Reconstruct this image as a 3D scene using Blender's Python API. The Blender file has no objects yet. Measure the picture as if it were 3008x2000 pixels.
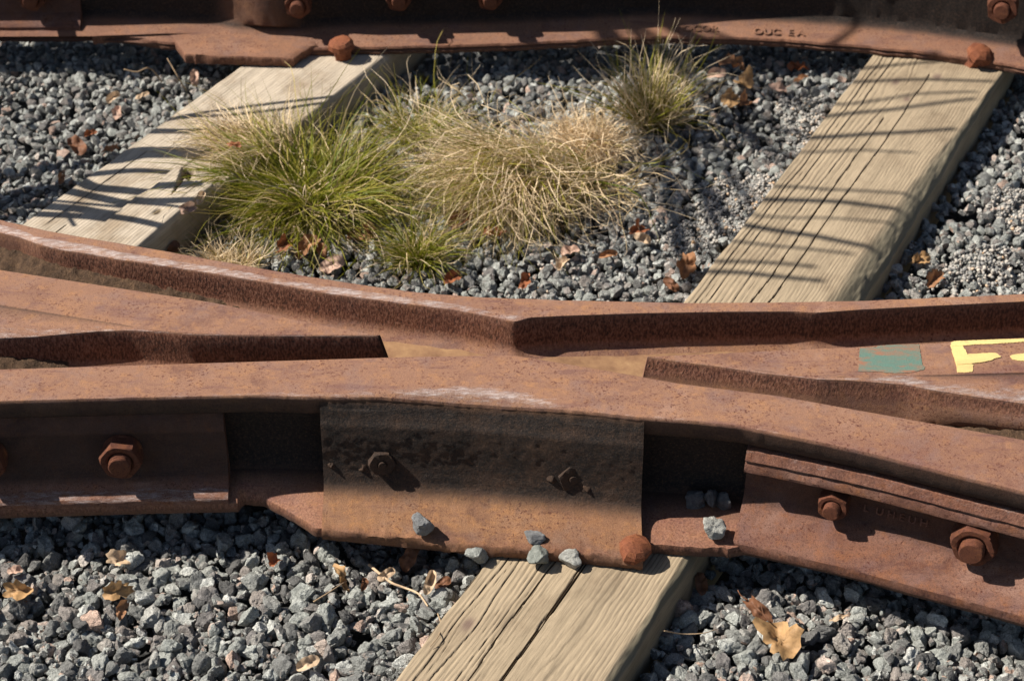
import bpy, bmesh, math, random
import numpy as np
from mathutils import Vector, Matrix, Euler

random.seed(7)
RNG = np.random.default_rng(11)
scene = bpy.context.scene
COL = scene.collection

# ------------------------------------------------------------------ camera
W_PHOTO = 3008.0
FPX = 5600.0                       # focal length in photo pixels
PITCH = math.radians(37)
T = 0.19                           # height of the rail tops above the tie tops (z = 0)
DIST = 2.69
FWD = np.array([0, math.cos(PITCH), -math.sin(PITCH)])
UPV = np.array([0, math.sin(PITCH), math.cos(PITCH)])
CAM = np.array([0, 0, T]) - DIST * FWD
cam_data = bpy.data.cameras.new("camera")
cam = bpy.data.objects.new("camera", cam_data)
COL.objects.link(cam)
cam.location = CAM
cam.rotation_euler = (math.radians(90) - PITCH, 0, 0)
cam_data.sensor_width = 36
cam_data.lens = FPX / W_PHOTO * 36
cam_data.clip_end = 300
cam_data.clip_start = 0.05
cam_data.dof.use_dof = True
cam_data.dof.focus_distance = 2.66
cam_data.dof.aperture_fstop = 7.5
scene.camera = cam

# ------------------------------------------------------------------ light
SUN_EL, SUN_A = math.radians(47), math.radians(5.5)
SUN = np.array([-math.cos(SUN_A) * math.cos(SUN_EL), math.sin(SUN_A) * math.cos(SUN_EL), math.sin(SUN_EL)])
world = bpy.data.worlds.new("World")
scene.world = world
world.use_nodes = True
wn = world.node_tree
sky = wn.nodes.new("ShaderNodeTexSky")
sky.sky_type = 'NISHITA'
sky.sun_disc = False
sky.sun_elevation = SUN_EL
sky.sun_rotation = math.radians(275.5)
bg = wn.nodes["Background"]
bg.inputs["Strength"].default_value = 0.05
wn.links.new(sky.outputs[0], bg.inputs[0])
sun_data = bpy.data.lights.new("sun", 'SUN')
sun_data.energy = 5.0
sun_data.angle = math.radians(0.53)
sun_data.color = (1.0, 0.94, 0.84)
sun = bpy.data.objects.new("sun", sun_data)
COL.objects.link(sun)
sun.location = (-4, 0.4, 4.3)
sun.rotation_euler = Vector(SUN).to_track_quat('Z', 'Y').to_euler()
scene.view_settings.view_transform = 'Standard'
scene.view_settings.look = 'None'
scene.view_settings.exposure = 0.80
scene.view_settings.gamma = 1
scene.view_settings.use_curve_mapping = False

# ------------------------------------------------------------------ helpers
KD = 3008 / 2358.0                 # measurements below were taken on a 2358 px wide view


def _ray(x, y):
    return FWD * FPX + np.array([1., 0, 0]) * (x * KD - 1504) + UPV * (1000 - y * KD)


def P(x, y, z=0.0):
    """where the line of sight through a measured point meets the level z"""
    d = _ray(x, y)
    return CAM + d * ((z - CAM[2]) / d[2])


def PY(x, y, yy):
    d = _ray(x, y)
    return CAM + d * ((yy - CAM[1]) / d[1])


def _hash(ix, iy, iz, seed):
    h = (ix * 374761393 + iy * 668265263 + iz * 2147483647 + seed * 1274126177) & 0xFFFFFFFF
    h = ((h ^ (h >> 13)) * 1274126177) & 0xFFFFFFFF
    h = h ^ (h >> 16)
    return (h & 0xFFFFFF) / float(0xFFFFFF) * 2 - 1


def noise(x, y, z=0.0, seed=0):
    """smooth value noise in -1..1, vectorised"""
    x, y, z = np.broadcast_arrays(np.asarray(x, float), np.asarray(y, float), np.asarray(z, float))
    ix, iy, iz = (np.floor(a).astype(np.int64) for a in (x, y, z))
    fx, fy, fz = x - ix, y - iy, z - iz
    fx, fy, fz = (f * f * (3 - 2 * f) for f in (fx, fy, fz))
    r = 0
    for dx in (0, 1):
        for dy in (0, 1):
            for dz in (0, 1):
                w = (fx if dx else 1 - fx) * (fy if dy else 1 - fy) * (fz if dz else 1 - fz)
                r = r + w * _hash(ix + dx, iy + dy, iz + dz, seed)
    return r


def fbm(x, y, z=0.0, seed=0, octv=4):
    r, a = 0, 1.0
    for k in range(octv):
        r = r + a * noise(x * 2 ** k, y * 2 ** k, np.asarray(z) * 2 ** k, seed + k * 17)
        a *= 0.5
    return r


def tag(o, label=None, category=None, group=None, kind=None):
    if label:
        o["label"] = label
    if category:
        o["category"] = category
    if group:
        o["group"] = group
    if kind:
        o["kind"] = kind
    return o


def empty(name, loc, label=None, category=None, group=None, kind=None):
    o = bpy.data.objects.new(name, None)
    o.empty_display_size = 0.05
    COL.objects.link(o)
    o.location = loc
    return tag(o, label, category, group, kind)


def origin_of(o):
    v = Vector((0, 0, 0))
    while o is not None:
        v += o.location
        o = o.parent
    return np.array(v)


def mesh_obj(name, V, faces, mat, parent=None, attrs=None, sharp=None, flat=False, origin=None):
    """one mesh object from world-space vertices"""
    V = np.asarray(V, float).reshape(-1, 3)
    off = origin_of(parent) if parent is not None else np.zeros(3)
    o_loc = np.asarray(origin, float) - off if origin is not None else np.zeros(3)
    me = bpy.data.meshes.new(name)
    me.from_pydata([tuple(v) for v in (V - off - o_loc)], [], faces)
    finish(me, mat, attrs, sharp, flat)
    o = bpy.data.objects.new(name, me)
    COL.objects.link(o)
    o.location = o_loc
    if parent is not None:
        o.parent = parent
    return o


def finish(me, mat, attrs=None, sharp=None, flat=False):
    if mat:
        me.materials.append(mat)
    if attrs:
        for k, a in attrs.items():
            at = me.attributes.new(k, 'FLOAT', 'POINT')
            at.data.foreach_set("value", np.ascontiguousarray(np.asarray(a, np.float32).ravel()))
    me.update()
    if not flat:
        me.polygons.foreach_set("use_smooth", np.ones(len(me.polygons), bool))
        if sharp is not None:
            me.set_sharp_from_angle(angle=math.radians(sharp))
    me.validate(verbose=False)


def fast_mesh(name, V, F, mat, attrs=None, flat=False, sharp=None):
    """big triangle/quad meshes straight from arrays (F: n x k indices)"""
    me = bpy.data.meshes.new(name)
    n, k = F.shape
    me.vertices.add(len(V))
    me.vertices.foreach_set("co", np.ascontiguousarray(V, np.float32).ravel())
    me.loops.add(n * k)
    me.loops.foreach_set("vertex_index", np.ascontiguousarray(F, np.int32).ravel())
    me.polygons.add(n)
    me.polygons.foreach_set("loop_start", np.arange(0, n * k, k, dtype=np.int32))
    me.update(calc_edges=True)
    finish(me, mat, attrs, sharp, flat)
    return me


def grid_faces(n, m, wrap=False):
    f = []
    mm = m if wrap else m - 1
    for i in range(n - 1):
        for j in range(mm):
            a, b = i * m + j, i * m + (j + 1) % m
            f.append((a, b, b + m, a + m))
    return f


def grid_obj(name, G, mat, parent=None, attrs=None, wrap=False, caps=(False, False), sharp=35, origin=None, flip=False):
    G = np.asarray(G, float)
    n, m, _ = G.shape
    f = grid_faces(n, m, wrap)
    if caps[0]:
        f.append(tuple(range(m))[::-1])
    if caps[1]:
        f.append(tuple((n - 1) * m + j for j in range(m)))
    if flip:
        f = [q[::-1] for q in f]
    return mesh_obj(name, G, f, mat, parent, attrs, sharp, origin=origin)


def tube(path, radii, seg=7):
    path = np.asarray(path, float)
    n = len(path)
    tang = np.gradient(path, axis=0)
    tang /= np.linalg.norm(tang, axis=1)[:, None] + 1e-9
    V = []
    for i in range(n):
        t = tang[i]
        a = np.cross(t, [0, 0, 1.0])
        if np.linalg.norm(a) < 0.1:
            a = np.cross(t, [0, 1.0, 0])
        a /= np.linalg.norm(a)
        b = np.cross(t, a)
        for k in range(seg):
            th = 2 * math.pi * k / seg
            V.append(path[i] + radii[i] * (a * math.cos(th) + b * math.sin(th)))
    f = grid_faces(n, seg, True)
    f.append(tuple(range(seg))[::-1])
    f.append(tuple((n - 1) * seg + k for k in range(seg)))
    return V, f


# ------------------------------------------------------------------ materials
def new_mat(name):
    m = bpy.data.materials.new(name)
    m.use_nodes = True
    nt = m.node_tree
    b = nt.nodes["Principled BSDF"]
    return m, nt, b


def nd(nt, typ, **kw):
    n = nt.nodes.new(typ)
    for k, v in kw.items():
        if k in n.inputs:
            n.inputs[k].default_value = v
        else:
            setattr(n, k, v)
    return n


def noise_node(nt, scale, detail=4, rough=0.6, vec=None, dist=0.0):
    n = nt.nodes.new("ShaderNodeTexNoise")
    n.inputs["Scale"].default_value = scale
    n.inputs["Detail"].default_value = detail
    n.inputs["Roughness"].default_value = rough
    n.inputs["Distortion"].default_value = dist
    if vec is not None:
        nt.links.new(vec, n.inputs["Vector"])
    return n.outputs["Fac"]


def ramp(nt, fac, stops):
    r = nt.nodes.new("ShaderNodeValToRGB")
    el = r.color_ramp.elements
    while len(el) < len(stops):
        el.new(0.5)
    for e, (p, c) in zip(el, stops):
        e.position = p
        e.color = (c[0], c[1], c[2], 1) if not isinstance(c, (int, float)) else (c, c, c, 1)
    nt.links.new(fac, r.inputs["Fac"])
    return r.outputs["Color"]


def mix(nt, fac, a, b, mode='MIX'):
    n = nt.nodes.new("ShaderNodeMix")
    n.data_type = 'RGBA'
    n.blend_type = mode
    n.clamp_factor = True
    for i, v in ((0, fac), (6, a), (7, b)):
        if isinstance(v, (int, float)):
            n.inputs[i].default_value = v
        elif isinstance(v, tuple):
            n.inputs[i].default_value = (v[0], v[1], v[2], 1)
        else:
            nt.links.new(v, n.inputs[i])
    return n.outputs[2]


def math_n(nt, op, a, b=0.0, clamp=False):
    n = nt.nodes.new("ShaderNodeMath")
    n.operation = op
    n.use_clamp = clamp
    for i, v in ((0, a), (1, b)):
        if isinstance(v, (int, float)):
            n.inputs[i].default_value = v
        else:
            nt.links.new(v, n.inputs[i])
    return n.outputs[0]


def attr(nt, name):
    n = nt.nodes.new("ShaderNodeAttribute")
    n.attribute_name = name
    return n.outputs["Fac"]


def bump(nt, bsdf, height, strength, dist, prev=None):
    n = nt.nodes.new("ShaderNodeBump")
    n.inputs["Strength"].default_value = strength
    n.inputs["Distance"].default_value = dist
    nt.links.new(height, n.inputs["Height"])
    if prev is not None:
        nt.links.new(prev, n.inputs["Normal"])
    nt.links.new(n.outputs[0], bsdf.inputs["Normal"])
    return n.outputs[0]


def rust(name, c_main, c_light, c_dark, c_orange, grain=0.5, rough=0.78, pit=0.5, fine=700):
    """rusty steel; mesh attributes: wear (bare polished steel, also a painted sunlit strip), grime (black grease, also shade painted into the colour), pitted (red flaking rust)"""
    m, nt, b = new_mat(name)
    tc = nt.nodes.new("ShaderNodeTexCoord")
    v = tc.outputs["Object"]
    big = noise_node(nt, 8, 6, 0.66, v, 0.6)
    mid = noise_node(nt, 60, 5, 0.7, v)
    fin = noise_node(nt, fine, 3, 0.75, v)
    spk = noise_node(nt, 260, 2, 0.6, v)
    col = ramp(nt, big, [(0.30, c_dark), (0.45, c_main), (0.56, c_main), (0.70, c_light)])
    col = mix(nt, ramp(nt, mid, [(0.5, 0.0), (0.78, 1.0)]), col, c_orange)
    sm = nt.nodes.new("ShaderNodeMapping")
    sm.inputs["Scale"].default_value = (0.22, 1, 1)
    sm.inputs["Rotation"].default_value = (0, 0, math.radians(-6))
    nt.links.new(v, sm.inputs[0])
    stk = noise_node(nt, 38, 5, 0.72, sm.outputs[0])
    col = mix(nt, math_n(nt, 'MULTIPLY', ramp(nt, stk, [(0.53, 0.0), (0.66, 1.0)]), 0.6), col, (c_dark[0] * 0.95, c_dark[1] * 0.95, c_dark[2] * 1.15))
    blm = noise_node(nt, 5.5, 5, 0.7, v, 0.8)
    col = mix(nt, math_n(nt, 'MULTIPLY', ramp(nt, blm, [(0.56, 0.0), (0.72, 1.0)]), 0.6), col, c_orange)
    red = noise_node(nt, 4.2, 5, 0.68, sm.outputs[0], 0.5)
    col = mix(nt, math_n(nt, 'MULTIPLY', ramp(nt, red, [(0.5, 0.0), (0.68, 1.0)]), 0.55), col, (c_dark[0] * 1.05, c_dark[1] * 0.9, c_dark[2] * 0.9))
    blu = noise_node(nt, 24, 4, 0.65, v)
    col = mix(nt, math_n(nt, 'MULTIPLY', ramp(nt, blu, [(0.52, 0.0), (0.7, 1.0)]), 0.5), col, (c_main[0] * 0.78, c_main[1] * 0.95, c_main[2] * 1.35))
    col = mix(nt, math_n(nt, 'MULTIPLY', ramp(nt, spk, [(0.55, 0.0), (0.66, 1.0)]), ramp(nt, noise_node(nt, 17, 4, 0.7, v), [(0.38, 0.15), (0.62, 1.0)])), col,
              (c_dark[0] * 0.75, c_dark[1] * 0.55, c_dark[2] * 0.5))
    col = mix(nt, 0.75, col, ramp(nt, fin, [(0.3, 0.42), (0.5, 1.0), (0.72, 1.5)]), 'MULTIPLY')
    # flaking red rust
    pt = attr(nt, "pitted")
    sc = nt.nodes.new("ShaderNodeMapping")
    sc.inputs["Scale"].default_value = (1, 1, 0.45)
    nt.links.new(v, sc.inputs[0])
    pn = noise_node(nt, 330, 3, 0.65, sc.outputs[0])
    pcol = ramp(nt, pn, [(0.34, (0.03, 0.015, 0.012)), (0.46, (0.13, 0.045, 0.025)), (0.56, (0.24, 0.10, 0.06)), (0.68, (0.31, 0.16, 0.105))])
    col = mix(nt, pt, col, pcol)
    # bare steel; also lightens one joint bar foot as if sunlit
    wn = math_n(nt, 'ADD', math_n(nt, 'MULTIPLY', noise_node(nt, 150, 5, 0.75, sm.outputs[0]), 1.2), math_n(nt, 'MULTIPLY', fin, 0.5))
    w = math_n(nt, 'ADD', attr(nt, "wear_lit"), math_n(nt, 'MULTIPLY', math_n(nt, 'SUBTRACT', wn, 0.85), 1.7))
    w = math_n(nt, 'MULTIPLY', math_n(nt, 'GREATER_THAN', attr(nt, "wear_lit"), 0.02), ramp(nt, w, [(0.30, 0.0), (0.85, 0.8)]))
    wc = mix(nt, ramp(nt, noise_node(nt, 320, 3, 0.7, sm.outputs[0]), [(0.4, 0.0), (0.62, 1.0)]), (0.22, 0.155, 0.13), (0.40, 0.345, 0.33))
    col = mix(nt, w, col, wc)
    # grease; also darkens shaded faces, so part of it is painted shade
    g = math_n(nt, 'MULTIPLY', attr(nt, "grime_shade"), ramp(nt, noise_node(nt, 34, 6, 0.75, v), [(0.32, 0.84), (0.56, 1.0)]), True)
    gc = ramp(nt, noise_node(nt, 260, 5, 0.8, v), [(0.36, (0.010, 0.008, 0.008)), (0.52, (0.024, 0.017, 0.014)), (0.63, (0.055, 0.034, 0.023)), (0.74, (0.13, 0.062, 0.030))])
    col = mix(nt, g, col, gc)
    nt.links.new(col, b.inputs["Base Color"])
    r = nt.nodes.new("ShaderNodeMix")
    r.inputs[2].default_value = rough
    r.inputs[3].default_value = 0.42
    nt.links.new(w, r.inputs[0])
    nt.links.new(r.outputs[0], b.inputs["Roughness"])
    nt.links.new(math_n(nt, 'MULTIPLY', w, 0.25), b.inputs["Metallic"])
    b.inputs["Specular IOR Level"].default_value = 0.25
    n1 = bump(nt, b, fin, grain, 0.0012)
    n2 = bump(nt, b, mid, 0.5, 0.0016, n1)
    hp = math_n(nt, 'MULTIPLY', pn, attr(nt, "pitted"))
    n3 = bump(nt, b, hp, pit, 0.004, n2)
    hg = math_n(nt, 'MULTIPLY', noise_node(nt, 300, 4, 0.75, v), attr(nt, "grime_shade"))
    bump(nt, b, hg, 0.55, 0.0030, n3)
    return m


M_TOP = rust("rusty_rail_steel", (0.228, 0.118, 0.074), (0.285, 0.162, 0.110), (0.125, 0.060, 0.046), (0.31, 0.152, 0.070))
M_CAST = rust("rusty_cast_steel", (0.215, 0.108, 0.056), (0.29, 0.152, 0.080), (0.115, 0.055, 0.034), (0.31, 0.145, 0.056), grain=0.8)
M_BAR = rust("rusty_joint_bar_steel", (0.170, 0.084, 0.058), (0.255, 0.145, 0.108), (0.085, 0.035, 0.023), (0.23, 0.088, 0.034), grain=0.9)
M_NUT = rust("red_rust_steel", (0.112, 0.038, 0.020), (0.15, 0.06, 0.03), (0.055, 0.02, 0.012), (0.19, 0.068, 0.024), grain=0.8, fine=900)
M_SPIKE = rust("spike_rust", (0.20, 0.066, 0.03), (0.25, 0.095, 0.045), (0.10, 0.03, 0.016), (0.27, 0.10, 0.035), grain=0.8, fine=900)
M_BACK = rust("back_rail_rust", (0.20, 0.102, 0.064), (0.25, 0.132, 0.085), (0.12, 0.058, 0.04), (0.28, 0.13, 0.068), grain=0.8)


def simple_mat(name, stops, scale, rough=0.85, bstr=0.6, bdist=0.003, detail=5):
    m, nt, b = new_mat(name)
    tc = nt.nodes.new("ShaderNodeTexCoord")
    n = noise_node(nt, scale, detail, 0.7, tc.outputs["Object"])
    nt.links.new(ramp(nt, n, stops), b.inputs["Base Color"])
    b.inputs["Roughness"].default_value = rough
    b.inputs["Specular IOR Level"].default_value = 0.2
    bump(nt, b, noise_node(nt, scale * 4, 4, 0.7, tc.outputs["Object"]), bstr, bdist)
    return m


M_FLOOR = simple_mat("flangeway_floor_silt", [(0.3, (0.12, 0.062, 0.034)), (0.48, (0.20, 0.11, 0.06)), (0.62, (0.25, 0.145, 0.075)), (0.8, (0.33, 0.21, 0.11))], 22, bdist=0.0012)
M_DIRT = simple_mat("packed_dirt", [(0.3, (0.035, 0.022, 0.014)), (0.5, (0.085, 0.05, 0.03)), (0.72, (0.15, 0.09, 0.05))], 70, bstr=1, bdist=0.006)
M_GROUND = simple_mat("fine_ballast_dust", [(0.3, (0.02, 0.02, 0.021)), (0.5, (0.05, 0.05, 0.05)), (0.7, (0.10, 0.10, 0.10))], 120, bstr=1, bdist=0.004)


def stone_mat(name, per_object):
    m, nt, b = new_mat(name)
    tc = nt.nodes.new("ShaderNodeTexCoord")
    v = tc.outputs["Object"]
    if per_object:
        oi = nt.nodes.new("ShaderNodeObjectInfo")
        rnd = oi.outputs["Random"]
    else:
        g = nt.nodes.new("ShaderNodeNewGeometry")
        rnd = g.outputs["Random Per Island"]
    base = ramp(nt, rnd, [(0.0, (0.085, 0.082, 0.08)), (0.14, (0.15, 0.148, 0.142)), (0.3, (0.25, 0.255, 0.238)), (0.46, (0.31, 0.32, 0.295)), (0.58, (0.17, 0.158, 0.152)),
                          (0.7, (0.27, 0.235, 0.21)), (0.8, (0.36, 0.37, 0.345)), (0.92, (0.50, 0.50, 0.47)), (0.985, (0.42, 0.30, 0.24))])
    n1 = noise_node(nt, 130, 5, 0.7, v)
    n2 = noise_node(nt, 620, 4, 0.7, v)
    col = mix(nt, 0.85, base, ramp(nt, n1, [(0.3, 0.5), (0.5, 1.0), (0.72, 1.5)]), 'MULTIPLY')
    col = mix(nt, 0.8, col, ramp(nt, n2, [(0.3, 0.35), (0.5, 1.0), (0.7, 1.5)]), 'MULTIPLY')
    vo = nt.nodes.new("ShaderNodeTexVoronoi")
    vo.inputs["Scale"].default_value = 330
    nt.links.new(v, vo.inputs["Vector"])
    pits = ramp(nt, vo.outputs["Distance"], [(0.12, 0.0), (0.3, 1.0)])
    nt.links.new(col, b.inputs["Base Color"])
    b.inputs["Roughness"].default_value = 0.82
    b.inputs["Specular IOR Level"].default_value = 0.3
    a = bump(nt, b, n2, 0.9, 0.0022)
    a = bump(nt, b, n1, 0.9, 0.006, a)
    bump(nt, b, pits, 0.55, 0.0022, a)
    return m


M_STONE = stone_mat("ballast_stone", False)
M_STONE1 = stone_mat("loose_stone", True)


def wood_mat(name, c, groove, stain):
    """groove attribute = depth of the weathered grain, stain = damp grey patches"""
    m, nt, b = new_mat(name)
    tc = nt.nodes.new("ShaderNodeTexCoord")
    v = tc.outputs["Object"]
    mp = nt.nodes.new("ShaderNodeMapping")
    mp.inputs["Rotation"].default_value = (0, 0, math.radians(27.8))
    nt.links.new(v, mp.inputs[0])
    mp2 = nt.nodes.new("ShaderNodeMapping")
    mp2.inputs["Scale"].default_value = (1, 0.06, 1)
    nt.links.new(mp.outputs[0], mp2.inputs[0])
    fib = noise_node(nt, 420, 4, 0.7, mp2.outputs[0])
    band = noise_node(nt, 60, 3, 0.6, mp2.outputs[0])
    blot = noise_node(nt, 11, 4, 0.6, v)
    col = ramp(nt, blot, [(0.32, stain), (0.5, c), (0.75, tuple(min(1, x * 1.1) for x in c))])
    col = mix(nt, 0.7, col, ramp(nt, band, [(0.3, 0.72), (0.5, 1.0), (0.7, 1.12)]), 'MULTIPLY')
    col = mix(nt, 0.8, col, ramp(nt, fib, [(0.25, 0.52), (0.5, 1.0), (0.75, 1.22)]), 'MULTIPLY')
    g = attr(nt, "groove")
    col = mix(nt, ramp(nt, g, [(0.08, 0.0), (0.55, 1.0)]), col, groove)
    col = mix(nt, attr(nt, "knot"), col, (0.13, 0.085, 0.07))
    col = mix(nt, attr(nt, "moss"), col, (0.15, 0.135, 0.095))
    nt.links.new(col, b.inputs["Base Color"])
    b.inputs["Roughness"].default_value = 0.88
    b.inputs["Specular IOR Level"].default_value = 0.15
    bump(nt, b, fib, 0.5, 0.0014)
    return m


M_WOOD_R = wood_mat("weathered_tie_wood", (0.298, 0.232, 0.156), (0.05, 0.037, 0.026), (0.222, 0.168, 0.112))
M_WOOD_L = wood_mat("bleached_tie_wood", (0.40, 0.335, 0.26), (0.10, 0.074, 0.05), (0.285, 0.22, 0.155))


def grass_mat():
    m, nt, b = new_mat("sedge_blade")
    h = attr(nt, "dry")
    col = ramp(nt, h, [(0.0, (0.095, 0.13, 0.005)), (0.28, (0.235, 0.225, 0.014)), (0.5, (0.38, 0.30, 0.085)), (0.75, (0.58, 0.43, 0.235)), (1.0, (0.76, 0.60, 0.40))])
    nt.links.new(col, b.inputs["Base Color"])
    b.inputs["Roughness"].default_value = 0.55
    b.inputs["Specular IOR Level"].default_value = 0.35
    tr = nt.nodes.new("ShaderNodeBsdfTranslucent")
    nt.links.new(col, tr.inputs[0])
    mx = nt.nodes.new("ShaderNodeMixShader")
    mx.inputs[0].default_value = 0.3
    out = nt.nodes["Material Output"]
    nt.links.new(b.outputs[0], mx.inputs[1])
    nt.links.new(tr.outputs[0], mx.inputs[2])
    nt.links.new(mx.outputs[0], out.inputs[0])
    return m


M_GRASS = grass_mat()


def leaf_mat(name, c):
    m, nt, b = new_mat(name)
    tc = nt.nodes.new("ShaderNodeTexCoord")
    n = noise_node(nt, 90, 5, 0.65, tc.outputs["Object"])
    col = ramp(nt, n, [(0.28, tuple(x * 0.55 for x in c)), (0.5, c), (0.75, tuple(min(1, x * 1.25) for x in c))])
    col = mix(nt, math_n(nt, 'MULTIPLY', attr(nt, "vein"), 0.5), col, tuple(x * 0.6 for x in c))
    nt.links.new(col, b.inputs["Base Color"])
    b.inputs["Roughness"].default_value = 0.6
    b.inputs["Specular IOR Level"].default_value = 0.25
    bump(nt, b, n, 0.6, 0.002)
    tr = nt.nodes.new("ShaderNodeBsdfTranslucent")
    nt.links.new(col, tr.inputs[0])
    mx = nt.nodes.new("ShaderNodeMixShader")
    mx.inputs[0].default_value = 0.2
    out = nt.nodes["Material Output"]
    nt.links.new(b.outputs[0], mx.inputs[1])
    nt.links.new(tr.outputs[0], mx.inputs[2])
    nt.links.new(mx.outputs[0], out.inputs[0])
    return m


LEAF = {
    "tan": leaf_mat("tan_dry_leaf", (0.42, 0.25, 0.115)),
    "pale": leaf_mat("pale_dry_leaf", (0.56, 0.40, 0.26)),
    "orange": leaf_mat("orange_dry_leaf", (0.30, 0.145, 0.07)),
    "brown": leaf_mat("brown_dry_leaf", (0.19, 0.085, 0.045)),
    "russet": leaf_mat("russet_dry_leaf", (0.25, 0.085, 0.035)),
    "pink": leaf_mat("pinkish_dry_leaf", (0.50, 0.33, 0.25)),
}
M_TWIG = simple_mat("dry_twig", [(0.3, (0.20, 0.13, 0.08)), (0.6, (0.36, 0.26, 0.16))], 90, bdist=0.001)
M_BARK = simple_mat("grey_bark", [(0.3, (0.07, 0.055, 0.045)), (0.6, (0.15, 0.125, 0.10))], 60)


def paint_mat(name, c, cut0, cut1, under=(0.235, 0.108, 0.062)):
    m, nt, b = new_mat(name)
    tc = nt.nodes.new("ShaderNodeTexCoord")
    mp = nt.nodes.new("ShaderNodeMapping")
    mp.inputs["Scale"].default_value = (0.35, 1, 1)
    mp.inputs["Rotation"].default_value = (0, 0, math.radians(-12))
    nt.links.new(tc.outputs["Object"], mp.inputs[0])
    n = noise_node(nt, 75, 6, 0.78, mp.outputs[0])
    n2 = noise_node(nt, 600, 3, 0.7, tc.outputs["Object"])
    col = mix(nt, 0.5, c, ramp(nt, n2, [(0.3, 0.75), (0.7, 1.2)]), 'MULTIPLY')
    col = mix(nt, ramp(nt, n, [(cut0, 0.0), (cut1, 1.0)]), col, under)
    thin = ramp(nt, noise_node(nt, 30, 4, 0.6, mp.outputs[0]), [(0.35, 0.0), (0.75, 0.45)])
    col = mix(nt, thin, col, under)
    nt.links.new(col, b.inputs["Base Color"])
    b.inputs["Roughness"].default_value = 0.6
    bump(nt, b, n2, 0.5, 0.001)
    return m


M_GREEN = paint_mat("worn_green_paint", (0.085, 0.155, 0.122), 0.47, 0.62)
M_YELLOW = paint_mat("worn_yellow_paint", (0.66, 0.50, 0.19), 0.60, 0.74)

# ------------------------------------------------------------------ curves measured on the rail tops
XS = np.arange(-1.35, 1.3, 0.004)


def curve(pts, z=T, xs=XS, smooth=5, drops=None):
    """y (and drop) as functions of x from measured points; runs straight on past both ends"""
    W = np.array([P(x, y, z - (drops[i] if drops is not None else 0)) for i, (x, y) in enumerate(pts)])
    order = np.argsort(W[:, 0])
    W = W[order]
    y = np.interp(xs, W[:, 0], W[:, 1])
    for side, i0, i1 in ((xs < W[0, 0], 0, 1), (xs > W[-1, 0], -1, -2)):
        s = (W[i0, 1] - W[i1, 1]) / (W[i0, 0] - W[i1, 0])
        y = np.where(side, W[i0, 1] + s * (xs - W[i0, 0]), y)
    if smooth > 1:
        k = np.hanning(smooth + 2)[1:-1]
        k /= k.sum()
        yp = np.pad(y, smooth, mode='reflect', reflect_type='odd')
        y = np.convolve(yp, k, 'same')[smooth:-smooth]
    if drops is None:
        return y
    d = np.interp(xs, W[:, 0], np.array(drops)[order])
    return y, d


def jag(y, amp=0.0006, f=90, seed=1):
    return y + amp * fbm(XS * f, 0.3, 0, seed, 3)


F_X = [-150, 0, 300, 590, 705, 870, 961, 1071, 1126, 1199, 1290, 1382, 1473, 1600, 1700, 1850, 2000, 2200, 2358, 2500]
F_UP = [926, 922, 914, 907.5, 909, 904, 897, 892, 894.5, 908, 928, 945, 957.5, 967.5, 977.5, 1008, 1040, 1091, 1130, 1168]
F_LO = [927, 923, 915, 909.5, 913, 914, 920.5, 930, 933.5, 938, 942, 950, 960, 969, 979, 1009, 1041, 1092, 1131, 1169]
F_DR = [.0003 + .010 * max(0, (b - a) - 1) / 38 for a, b in zip(F_UP, F_LO)]
yFU = jag(curve(list(zip(F_X, F_UP)), smooth=9), 0.0005, 60, 2)
yFL, dFL = curve(list(zip(F_X, F_LO)), drops=F_DR, smooth=9)
yFL = np.minimum(jag(yFL, 0.0007, 110, 3), yFU - 0.0008)
yFB = curve([(-150, 852), (0, 848), (910, 820), (1180, 815), (1320, 838), (1450, 860), (1560, 880), (1800, 910), (2050, 955), (2358, 1010), (2500, 1038)], smooth=7)

R_X = [-150, 0, 45, 90, 150, 210, 270, 330, 390, 480, 570, 627, 750, 900, 1050, 1150, 1185, 1220, 1300, 1478, 1680, 1829, 1880, 1978, 2150, 2358, 2500]
R_UP = [488, 518, 530, 548, 556, 566, 580, 590, 599, 613, 628, 640, 659, 680, 701, 722, 729, 727, 724, 719, 715.5, 712, 713, 709, 702, 692, 685]
R_LO = [503, 536, 546, 563, 577, 585, 597, 605, 614, 628, 643, 652, 675, 695, 714, 733, 741, 731, 727, 721, 717.5, 717, 720, 713, 704, 694, 687]
R_DR = [.004 * (b - a) / 18 for a, b in zip(R_UP, R_LO)]
yRU = jag(curve(list(zip(R_X, R_UP)), smooth=3), 0.0006, 70, 5)
yRL, dRL = curve(list(zip(R_X, R_LO)), drops=R_DR, smooth=3)
yRL = np.minimum(yRL, yRU - 0.0008)
yRB = jag(curve([(-150, 466), (0, 503), (100, 527), (200, 545), (340, 568), (500, 597), (700, 632), (850, 655), (960, 670), (1100, 681), (1300, 688), (1570, 694), (1800, 693), (2000, 689), (2358, 674), (2500, 667)], smooth=11), 0.0006, 40, 6)
FLOOR_Z = T - 0.064


def normals(y):
    s = np.gradient(y, XS)
    n = np.sqrt(1 + s * s)
    return s / n, -1 / n           # towards the viewer


# ------------------------------------------------------------------ the rail crossing (one bolted assembly)
crossing = empty("rail_crossing", (0, 0, 0), "rusty bolted steel rail crossing with a knuckle, a yellow letter and a green paint patch", "rail crossing")

# --- front rail
sl = (XS > -1.3) & (XS < 1.25)
nxF, nyF = normals(curve(list(zip(F_X, F_LO)), smooth=15))
bd = np.interp(XS, [-1.3, -.386, -.380, -.350, -.305, -.27, -.2, .15, .19, .31, .33, .5, .7, 1.2], [.0272, .0272, .012, .017, .046, .076, .07, .072, .066, .058, .043, .043, .044, .045])
bd = bd + np.interp(XS, [-.36, -.3, .3, .34], [.0004, .003, .003, .0010]) * fbm(XS * 24, 0.1, 0, 9, 4)


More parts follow.
